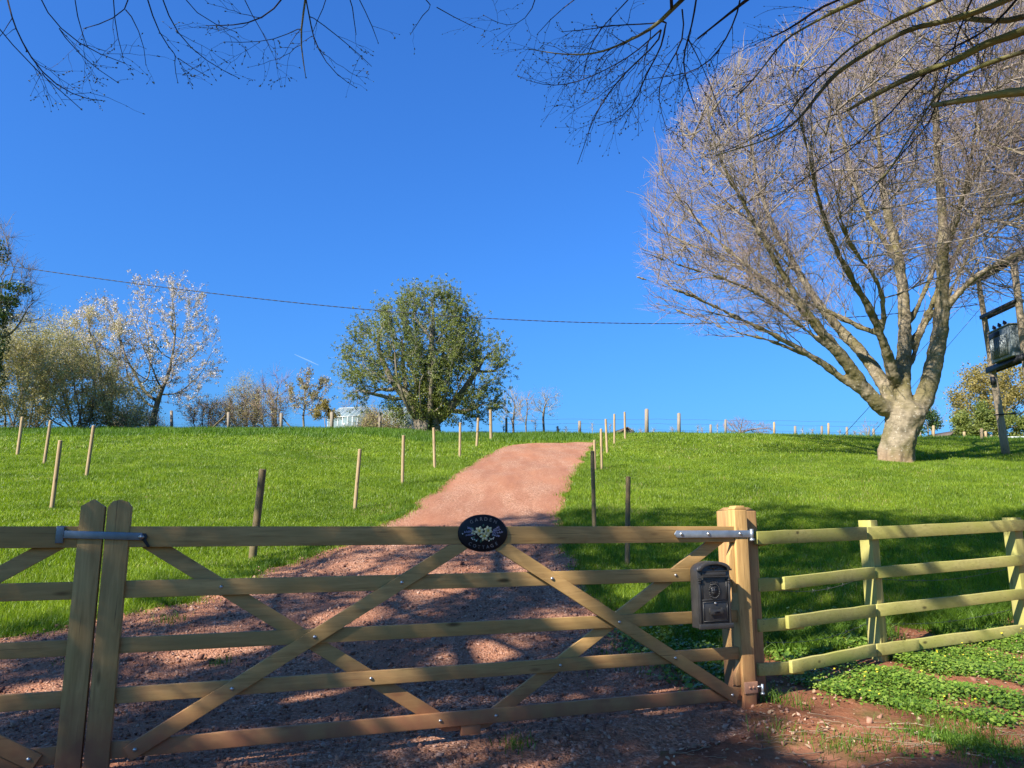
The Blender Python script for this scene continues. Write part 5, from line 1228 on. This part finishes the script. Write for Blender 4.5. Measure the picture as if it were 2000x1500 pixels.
# ------------------------------------------------------------------ H-pole with transformer
pb = ground(1965, 888); LT = P(1908, 530, pb[1])
RY = pb[1]-2.2
RT = P(1978, 498, RY); rbx = P(2016, 800, RY); rbx[2] = hz(rbx[0], RY)
hp = empty('transformer_pole', pb, 0); tag(hp, 'two-legged timber electricity pole carrying a grey transformer at the right edge', 'electricity pole')
def polemesh(a, b, ra, rb_):
    mb = MB(); mb.tube([a-(b-a)*.03+(b-a)*i/7 for i in range(8)], np.linspace(ra, rb_, 8), 14); return mb.build('pole', M['pole'], hp, smooth=True, world=True)
polemesh(pb, LT, .145, .09); polemesh(rbx, RT, .16, .11)
fL = lambda z: pb+(LT-pb)*((z-pb[2])/(LT[2]-pb[2])); fR = lambda z: rbx+(RT-rbx)*((z-rbx[2])/(RT[2]-rbx[2]))
def bar(za, w, ext=.25, m='iron'):
    a = fL(za); b = fR(za); d = unit(b-a); p = (a+b)/2; L = np.linalg.norm(b-a)+2*ext; ang = math.atan2(d[1], d[0]); perp = np.array([d[1], -d[0], 0])*.13
    for s in (-1, 1): mb = MB(); mb.box(p+perp*s, (L, .05, w), np.array(Matrix.Rotation(ang, 3, 'Z'))); mb.build('cross_beam', M[m], hp, world=True)
    return a, b, ang
z1 = P(1937, 722, pb[1])[2]; a, b, ang = bar(z1, .22, .2)
z2 = P(1921, 620, pb[1])[2]; bar(z2, .14, .05)
z3 = P(1912, 545, pb[1])[2]; a3, b3, _ = bar(z3, .14, .7)
mid = (a+b)/2; wT = np.linalg.norm(b-a)-.75; mid = mid+unit(b-a)*.12; hT = P(1965, 643, mid[1])[2]-z1-.13
tf = MB(); tf.box(mid+np.array([0,0,.13+hT/2]), (wT, .55, hT), np.array(Matrix.Rotation(ang, 3, 'Z'))); tfo = tf.build('transformer_tank', M['trafo'], hp, world=True, bevel=.02)
Rm = np.array(Matrix.Rotation(ang, 3, 'Z'))
mb = MB()
for i in range(9):
    off = Rm@np.array([-wT/2+.25+(wT-.5)*i/8, -.32, 0]); mb.box(mid+off+np.array([0,0,.13+hT*.42]), (.02, .10, hT*.66), Rm)
o = mb.build('cooling_fins', M['trafo'], hp, world=True)
mb = MB(); mb.box(mid+np.array([0,0,.155+hT]), (wT+.08, .63, .05), Rm); mb.build('tank_lid', M['trafo'], hp, world=True, bevel=.01)
mb = MB(); mb.box(mid+Rm@np.array([-wT*.22, -.29, 0])+np.array([0,0,.13+hT*.84]), (wT*.45, .05, hT*.2), Rm); mb.build('terminal_box', M['iron'], hp, world=True)
for i in range(3):
    o0 = mid+Rm@np.array([-wT*.45+wT*.25*i, 0, 0])+np.array([0,0,.18+hT]); mb = MB()
    mb.tube([o0+Rm@np.array([-.05*j*.6, 0, 0])+np.array([0,0,.05*j]) for j in range(7)], [.07,.05,.08,.05,.08,.05,.03], 10); mb.build('bushing', M['porcelain'], hp, world=True)
for i in range(3):
    o0 = a3+(b3-a3)*(i*.5)+np.array([0,0,.08]); mb = MB(); mb.tube([o0+np.array([0,0,.05*j]) for j in range(5)], [.04,.08,.05,.08,.03], 10); mb.build('insulator', M['porcelain'], hp, world=True)
mb = MB(); zs = P(1955, 812, pb[1])[2]; c = fL(zs); mb.tube([c+np.array([-.35,-.2,0]), c+np.array([.45,-.2,.06])], .03, 6); mb.build('step_iron', M['iron'], hp, world=True)
mb = MB(); zs = P(1945, 745, pb[1])[2]; c = fL(zs); mb.box(c+np.array([-.14,-.14,0]), (.12,.14,.3)); mb.build('fuse_box', M['iron'], hp, world=True)
# guy wire from the pole down to the grass
g0 = P(1640, 853, 38.0); g0[2] = hz(g0[0], 38.0); g0 = ground(1642, 856); mb = MB(); tp = fL(P(1912, 560, pb[1])[2])
o = None; mb.tube([np.zeros(3), tp-g0-unit(tp-g0)*.15], .011, 6); o = mb.build('guy_wire', M['wire']); o.location = g0; tag(o, 'thin steel stay wire slanting from the grass up behind the big tree', 'stay wire')
g1 = ground(1694, 858); mb = MB(); mb.tube([np.zeros(3), (tp+np.array([.3,0,-.5]))-g1], .009, 6); o = mb.build('guy_wire', M['wire']); o.location = g1; tag(o, 'second thin stay wire starting from the grass beside the big trunk', 'stay wire')
# overhead line across the sky
PL0 = np.array([LT[0], LT[1]]); PL1 = np.array([-30., 27.])
def on_line(x, y):
    d = unit(PL1-PL0); nn = np.array([d[1], -d[0]]); r = ray(x, y); s = (PL0@nn)/(r[:2]@nn); return np.array([0, 0, CZ])+r*s
key = [(-150,494),(100,529),(215,548),(430,576),(600,594),(740,606),(950,622),(1150,629),(1300,631),(1500,629),(1700,618),(1850,603),(1909,594)]
kx = np.array([k_[0] for k_ in key]); ky_ = np.array([k_[1] for k_ in key]); cf = np.polyfit(kx, ky_, 3)
xsL = np.linspace(-150, 1909, 60); pts = np.array([on_line(x, np.polyval(cf, x)) for x in xsL])
mb = MB()
for s in (0, pi):
    f = np.arange(900)/899; c = np.stack([np.interp(f, np.linspace(0, 1, 60), pts[:, i]) for i in range(3)], -1); ph = f*900*.55+s
    c = c+np.stack([np.zeros(900), .009*np.cos(ph), .009*np.sin(ph)], -1); mb.tube(c-pts[0], .0095, 4)
o = mb.build('overhead_cable', M['cable']); o.location = pts[0]; tag(o, 'black twisted overhead cable sagging across the sky to the transformer pole', 'cable')
# vapour trail high in the sky
a = P(575, 692, 9000); b = P(622, 713, 9000); mb = MB(); mb.tube([np.zeros(3), (b-a)*.35, (b-a)*.7, b-a], [3, 7, 8, 4], 10); o = mb.build('vapour_trail', trail_mat(), smooth=True); o.location = a; tag(o, 'short faint white vapour trail in the sky left of the hawthorn', 'vapour trail')

# ------------------------------------------------------------------ the overhanging limes (their crowns reach over the camera)
TRC = dict(
 right=[
  [(2000,60,10),(1955,75,9),(1910,93,8),(1874,114,7.5),(1832,132,7),(1790,144,7),(1745,165,6),(1700,189,5),(1655,216,4)],
  [(2000,180,10),(1964,180,9),(1925,186,8),(1880,189,7),(1850,195,6),(1820,207,5)],
  [(1964,0,7),(1925,15,7),(1880,30,7),(1826,45,6),(1775,60,6),(1730,78,5.5),(1685,108,5),(1640,135,5),(1610,168,4.5),(1586,195,4),(1571,225,3.5),(1535,255,3),(1500,272,2.5),(1460,291,2),(1400,303,1.5)],
  [(1835,0,5),(1775,27,5),(1715,60,4),(1670,87,4),(1634,114,3.5),(1595,162,3),(1562,192,2.5),(1544,228,2),(1520,249,2),(1475,270,1.5),(1415,294,1)],
  [(1679,0,5),(1640,15,5),(1595,39,4),(1550,63,3.5),(1526,90,3),(1499,120,2.5),(1472,150,2.5),(1439,189,2)],
  [(1640,0,4),(1580,27,4),(1535,60,3),(1508,72,2.5)],
  [(2000,102,6),(1955,114,5.5),(1910,129,5),(1868,156,4),(1835,177,3.5),(1814,210,3),(1790,246,2.5),(1760,294,2.5),(1730,348,2),(1685,380,1.5),(1640,420,1.2)],
  [(2000,35,7),(1955,45,7),(1910,39,6),(1880,35,5)],
  [(1990,-10,4),(1930,60,3),(1840,100,2.5),(1810,150,2.5),(1775,180,2.5),(1745,215,2),(1700,255,2),(1660,300,1.5),(1590,340,1.3),(1540,375,1)],
  [(1900,-10,3),(1860,90,2.5),(1835,200,2.3),(1800,260,2),(1760,300,2),(1720,340,1.5),(1690,400,1.2)],
  [(2010,385,6),(1995,390,5),(1978,400,3.5)],
 ],
 mid=[
  [(1332,0,5),(1305,24,5),(1290,45,4.5),(1254,69,4),(1215,90,3.5),(1170,105,3),(1140,105,2.5),(1080,99,1.8),(1035,96,1)],
  [(1310,40,3),(1260,84,2.5),(1215,126,2.2),(1185,135,2),(1149,150,2),(1110,168,1.6),(1068,171,1.3),(1038,162,1),(1014,150,.8)],
  [(1302,60,3),(1280,100,2.5),(1260,135,2.2),(1254,165,2),(1245,210,1.8),(1230,225,1.5),(1212,237,1.2),(1170,245,.9)],
  [(1293,75,2.8),(1230,129,2.4),(1194,168,2),(1170,210,1.8),(1149,255,1.4),(1129,318,.9)],
  [(1332,18,3),(1341,78,2.5),(1329,99,2.3),(1290,156,2),(1281,180,1.8),(1284,210,1.4),(1302,252,1)],
  [(1446,0,3),(1437,60,2.5),(1410,90,2.5),(1380,126,2.2),(1344,144,2),(1305,144,1.6),(1260,156,1.2)],
  [(1455,0,4.5),(1416,24,4),(1389,54,3.2),(1362,76,2.8)],
  [(1230,-5,2.5),(1188,36,2),(1155,69,1.8),(1149,96,1.5),(1137,120,1.2),(1140,150,.9)],
  [(1050,-5,1.8),(1044,30,1.6),(1026,54,1.4),(1002,57,1.2),(975,45,1),(945,30,.8)],
  [(1128,-5,2),(1086,24,1.7),(1062,51,1.3),(1050,66,1)],
  [(1360,-5,3.5),(1352,60,3),(1330,120,2.5),(1350,180,2),(1360,215,1.2)],
  [(1290,45,2.5),(1240,50,2),(1190,45,1.8),(1150,60,1.3),(1100,62,1)],
  [(1345,80,2),(1365,110,1.8),(1375,150,1.5),(1400,190,1.3),(1405,215,1)],
 ],
 left=[
  [(15,-5,3),(35,75,2.5),(55,115,2.3),(80,145,2),(110,170,1.8),(165,190,1.4),(202,197,1)],
  [(80,145,1.8),(100,175,1.5),(120,190,1.3),(157,212,1)],
  [(-5,55,2),(30,95,1.8),(55,117,1.6),(80,145,1.5)],
  [(75,-5,2.3),(95,45,2),(120,65,2),(165,90,1.6),(200,105,1.3),(240,122,1)],
  [(120,65,1.6),(145,105,1.4),(185,135,1.2),(228,160,1)],
  [(260,-5,2.2),(250,30,2),(200,40,1.6),(165,55,1.2)],
  [(287,-5,2.3),(300,45,2),(320,80,1.8),(340,105,1.6),(365,130,1.3),(405,149,1)],
  [(340,105,1.4),(344,135,1.2),(347,160,1)],
  [(315,-5,2.2),(330,45,2),(360,80,1.7),(400,120,1.4),(430,145,1.2),(465,152,1)],
  [(255,25,1.8),(280,70,1.5),(300,100,1.2),(285,125,1)],
  [(145,-5,1.8),(150,60,1.4),(170,90,1)],
  [(220,-5,1.8),(218,60,1.5),(240,110,1.1)],
  [(350,-5,1.8),(380,40,1.5),(430,60,1.2),(460,62,.9)],
 ],
 left2=[
  [(597,-5,3.3),(590,40,3),(583,75,2.5),(585,100,2),(595,135,1.4),(597,150,1)],
  [(600,10,2.6),(607,30,2.4),(610,75,2),(620,110,1.8),(640,135,1.5),(665,160,1.2),(695,171,1)],
  [(607,30,2),(650,65,1.7),(680,90,1.4),(705,105,1.2),(724,128,.9)],
  [(557,-5,2.8),(530,30,2.4),(490,50,2),(440,55,1.6),(405,50,1)],
  [(588,52,1.8),(550,80,1.6),(500,85,1.3),(440,82,1)],
  [(685,-5,2),(700,30,1.7),(695,65,1.2)],
  [(700,-5,1.8),(730,50,1.4),(738,82,.9)],
  [(640,-5,1.6),(630,30,1.4),(612,60,1)],
  [(820,-5,2),(840,20,1.8),(880,35,1.5),(925,52,1)],
  [(835,15,1.4),(820,45,1.2),(803,65,.9)],
  [(470,-5,1.8),(480,20,1.5),(520,50,1.3),(530,100,1)],
 ])
def too_low(p):
    x, y, z = proj(p); x, y = float(x[0]), float(y[0])
    return -50 < x < 2050 and y > np.interp(x, [0,200,260,450,700,760,900,1000,1040,1130,1300,1500,1700,2000], [215,222,172,168,185,105,62,150,230,330,285,400,440,440])
def sprout(p, d, L, r, lvl, out, buds, hang=-.05):
    if too_low(p+unit(np.asarray(d)+np.array([0,0,hang*3]))*L): return
    seg = max(3, int(L/.05)); c = [p]; rr = [r]; cur = p; dd = d
    zig = 1; pv = unit(np.cross(d, rng.normal(size=3)))
    for i in range(seg):
        dd = unit(dd+pv*zig*.22+rng.normal(0, .10, 3)+np.array([0,0,hang])); zig = -zig; cur = cur+dd*L/seg; c.append(cur); rr.append(r*(1-.6*(i+1)/seg))
        if lvl > 0 and i > 0 and random.random() < .5:
            dv = unit(dd+unit(rng.normal(size=3))*.95); sprout(cur, dv, L*random.uniform(.3, .6), max(.0013, rr[-1]*.65), lvl-1, out, buds, hang)
        elif random.random() < .4: buds.append((cur, unit(dd+rng.normal(0, .7, 3))))
    buds.append((cur, dd)); out.append((np.array(c), np.array(rr)))
def in_view(p, m=20):
    x, y, z = proj(p); return (z > .3) & (x > -m) & (x < 2000+m) & (y > -m) & (y < 1500+m)
def sun_gap(p):  # crown shape is pruned towards the sun to place lit patches
    """openings carved into the lime crowns to let the sun reach the gate post, the verge and spots of the gate"""
    k = (p[:, 2]-.6)/tan(SUN_EL); x = p[:, 0]+k*sin(SUN_AZ); y = p[:, 1]+k*cos(SUN_AZ)
    wob = .35*np.sin(y*2.3)+.3*np.sin(x*3.1)
    zone = (x > 1.35+wob*.6) & (x < 7.5) & (y > 4.15+wob*.6) & (y < 7.1+wob*.5+.22*(x-2))
    keep = np.sin(x*4.3+y*1.3)*np.sin(y*3.9-x*.7) > .62
    spots = (np.sin(x*2.9+.6)*np.sin(y*2.5+.9)+.45*np.sin(x*5.3-y*4.1) > .74) & (y > 2) & (y < 11) & (x < 2)
    return (zone & ~keep) | spots
def lime(label, base, H_, Rc, natt, sets, hub, seedlean=(0,0)):
    base = np.array([base[0], base[1], hz(*base)-.1])
    root = empty('lime_tree', base, 0); tag(root, label, 'tree', 'lime trees overhanging the lane')
    nodes = []; par = []; r0 = []; prev = -1
    for i in range(12):
        f = i/11; nodes.append(base+np.array([seedlean[0]*.5*f*f, seedlean[1]*.5*f*f, H_*.34*f])); par.append(prev); prev = len(nodes)-1; r0.append(.34*(1-.35*f)+.12*math.exp(-f*12))
    crotch = prev; segs = []; buds = []; fine = []
    for (chs_, Yd, hb) in sets:
        hb = np.array(hb, float); p0 = nodes[crotch]; prev = crotch; m = max(6, int(np.linalg.norm(hb-p0)/.5))
        for i in range(1, m+1):
            f = i/m; q = p0+(hb-p0)*f+np.array([0, 0, 1.2*sin(pi*f)])
            nodes.append(q); par.append(prev); prev = len(nodes)-1; r0.append(.13*(1-.55*f))
        hubi = prev; made = []
        for chn in chs_:
            Yj = Yd+random.uniform(-.35, .35); c3 = []
            x0, y0 = chn[0][0], chn[0][1]
            inside = 5 < x0 < 1995 and y0 > 5
            for i, (x, y, w) in enumerate(chn):
                Yi = Yj+.25*i/len(chn)+rng.normal(0, .03); c3.append([P(x, y, Yi), (w if w > 4 else w*.72)/F*Yi])
            if inside and made:
                allp = np.array([q for q, _ in made]); sx, sy, _ = proj(allp); k = int(np.argmin(np.hypot(sx-x0, sy-y0))); dY = allp[k][1]-c3[0][0][1]
                c3 = [[P(x, y, q[0][1]+dY*(1-i/len(chn))), q[1]] for i, ((x, y, w), q) in enumerate(zip(chn, c3))]; prev = made[k][1]
            else:
                p0 = nodes[hubi]; q1 = c3[0][0]; m = max(4, int(np.linalg.norm(q1-p0)/.35)); prev = hubi
                t0 = unit(c3[0][0]-c3[1][0])*np.linalg.norm(q1-p0)*.5; ctrl = q1+t0
                for i in range(1, m):
                    f = i/m; q = (1-f)**2*p0+2*f*(1-f)*ctrl+f*f*q1; nodes.append(q); par.append(prev); prev = len(nodes)-1; r0.append(c3[0][1]*(1+1.0*(1-f)))
            pp = np.array([q[0] for q in c3]); rr = np.array([q[1] for q in c3]); Ld = np.concatenate([[0], np.cumsum(np.linalg.norm(np.diff(pp, axis=0), axis=1))]); nS = max(4, int(Ld[-1]/.09)); ff = np.linspace(0, Ld[-1], nS)
            pp2 = np.stack([np.interp(ff, Ld, pp[:, i]) for i in range(3)], -1)
            for _ in range(2): pp2[1:-1] = .25*pp2[:-2]+.5*pp2[1:-1]+.25*pp2[2:]
            rr2 = np.interp(ff, Ld, rr); kk = rng.normal(0, 1, (nS, 3)); kk[1:-1] = (kk[:-2]+kk[1:-1]+kk[2:])/3; pp2[1:-1] += kk[1:-1]*.014; rr2 = rr2*(1+rng.normal(0, .06, nS))
            for i in range(nS):
                nodes.append(pp2[i]); par.append(prev); prev = len(nodes)-1; r0.append(rr2[i]); made.append((pp2[i], prev))
                if i > 1:
                    dirt = unit(pp2[i]-pp2[i-1]); tipf = i/nS; pr = .95 if rr2[i] < .009 else .6
                    if random.random() < pr:
                        sd = unit(dirt*.8+unit(rng.normal(size=3))*.8+np.array([0,0,-.1])); Lw = random.uniform(.10, .42)*(1.0 if rr2[i] < .01 else 1.7)
                        sprout(pp2[i], sd, Lw, max(.0012, min(.0032, rr2[i]*.55)), 1 if random.random() < .6 else 2, fine, buds)
                    if .002 < rr2[i] and random.random() < .34 and Yd > 5:
                        sd = unit(dirt+unit(rng.normal(size=3))*.75); sprout(pp2[i], sd, random.uniform(.3, .75), max(.0016, min(.0042, rr2[i]*.5)), 2, fine, buds, -.03)
                    if rr2[i] < .006 and random.random() < .5: buds.append((pp2[i], unit(dirt+rng.normal(0, .8, 3))))
            buds.append((pp2[-1], dirt))
    # rest of the crown
    c = base+np.array([seedlean[0], seedlean[1], H_*.64]); att = ellipsoid_pts(natt*4, c, (Rc, Rc, H_*.38), .0)
    att = att[~in_view(att, 160)]; att = att[att[:, 2] > 3.2]
    cl = np.sin(att[:, 0]*1.9+att[:, 2]*.7)*np.sin(att[:, 1]*2.1-att[:, 2]*.9+1)+.6*np.sin(att[:, 2]*2.3+att[:, 0])+.4*np.sin(att[:, 0]*3.7+att[:, 1]*3.1); att = att[cl > -.25]; att = att[~sun_gap(att)]  # unseen crown clumped and pruned to make its shade patchy
    n0 = len(nodes); NP, par = colonize(nodes, par, att, .42, 3.2, .50, 110, (0,0,.06), .16)
    # drop new growth that would wander into the picture
    bad = np.zeros(len(NP), bool); bad[n0:] = in_view(NP[n0:], 60) | (sun_gap(NP[n0:]) & (rng.random(len(NP)-n0) < .55))
    for i in range(n0, len(NP)): bad[i] = bad[i] or bad[par[i]]
    keep = np.where(~bad)[0]; remap = -np.ones(len(NP), int); remap[keep] = np.arange(len(keep)); par = np.array([remap[p] if p >= 0 else -1 for p in par[keep]]); NP = NP[keep]
    r, _ = radii(NP, par, .014, 2.1); ra = np.zeros(len(NP)); ra[:n0] = r0; r = np.where(ra > 0, ra, np.minimum(r, .16))
    ch = chains(NP, par, r); tubes([smooth_chain(*q) for q in ch if q[1].max() > .03], 'trunk_and_limbs', M['lime_bark'], root, kmax=14)
    th = [q for q in ch if q[1].max() <= .03]
    tubes([smooth_chain(*q) for q in th]+fine, 'twigs', M['lime_twig'], root)
    thin = np.where((r < .03) & (par >= 0) & (np.arange(len(NP)) >= n0))[0]
    if len(thin):
        idx = rng.choice(thin, 12*len(thin)); dd = unit(unit(NP[idx]-NP[par[idx]])+rng.normal(0, .7, (len(idx), 3))); V, Q, A = twig_batch(NP[idx], dd, rng.uniform(.3, .9, len(idx)), np.full(len(idx), .016)); 
        ok = ~(in_view(A[:, -1], 40) | sun_gap(A[:, -1]) | sun_gap(A[:, 1])); ok = np.repeat(ok, 3*3); Q = Q[ok]; np_mesh('outer_twigs', V, [Q], M['lime_twig'], root)
    if buds:
        bp = np.array([b[0] for b in buds]); bd = np.array([b[1] for b in buds]); n = len(bp); up = unit(bd); a = unit(np.cross(up, rng.normal(size=(n, 3)))); R = np.stack([a, np.cross(up, a), up], -1)
        s = rng.uniform(.0035, .0065, n); V, Fc = scatter(OCTA, OCTA_F, bp+up*.006, R, np.stack([s*.8, s*.8, s*1.7], -1)); np_mesh('buds', V, [Fc], M['bud'], root, smooth=True)
    print('lime', len(NP), len(fine), len(buds)); return root
rng = np.random.default_rng(LSEED); random.seed(LSEED)
lime('lime tree whose fine hanging twigs cross the sky at the top left', (-8.8, -1.6), 17, 5.3, 4600, [(TRC['left'], 4.3, (-2.6,2.2,5.6)), (TRC['left2'], 4.6, (-1.0,2.0,5.9))], None, (1.2,2.2))
lime('lime tree standing wholly behind the camera at the left, unseen, added for its shade', (-11.5, -6.5), 15, 5.2, 3800, [], None, (.8,1.2))  # extra tree out of view, added to darken the ground before the gate
lime('lime tree whose dark twigs fan out at the top centre of the sky', (3.2, -1.4), 14.5, 5.0, 3600, [(TRC['mid'], 5.2, (2.6,2.4,6.8))], None, (0,4.2))
lime('lime tree reaching thick mossy limbs in from the top right corner', (9.0, 1.5), 15, 5.5, 3000, [(TRC['right'], 5.6, (5.6,4.4,6.2))], None, (-.2,.3))

for o in bpy.data.objects:
    if o.parent and o.name.split('.')[0] in ('twigs','fine_twigs','outer_twigs','side_branches','buds','leaves','blossom','ivy','branches','barbs'): o['kind'] = 'stuff'
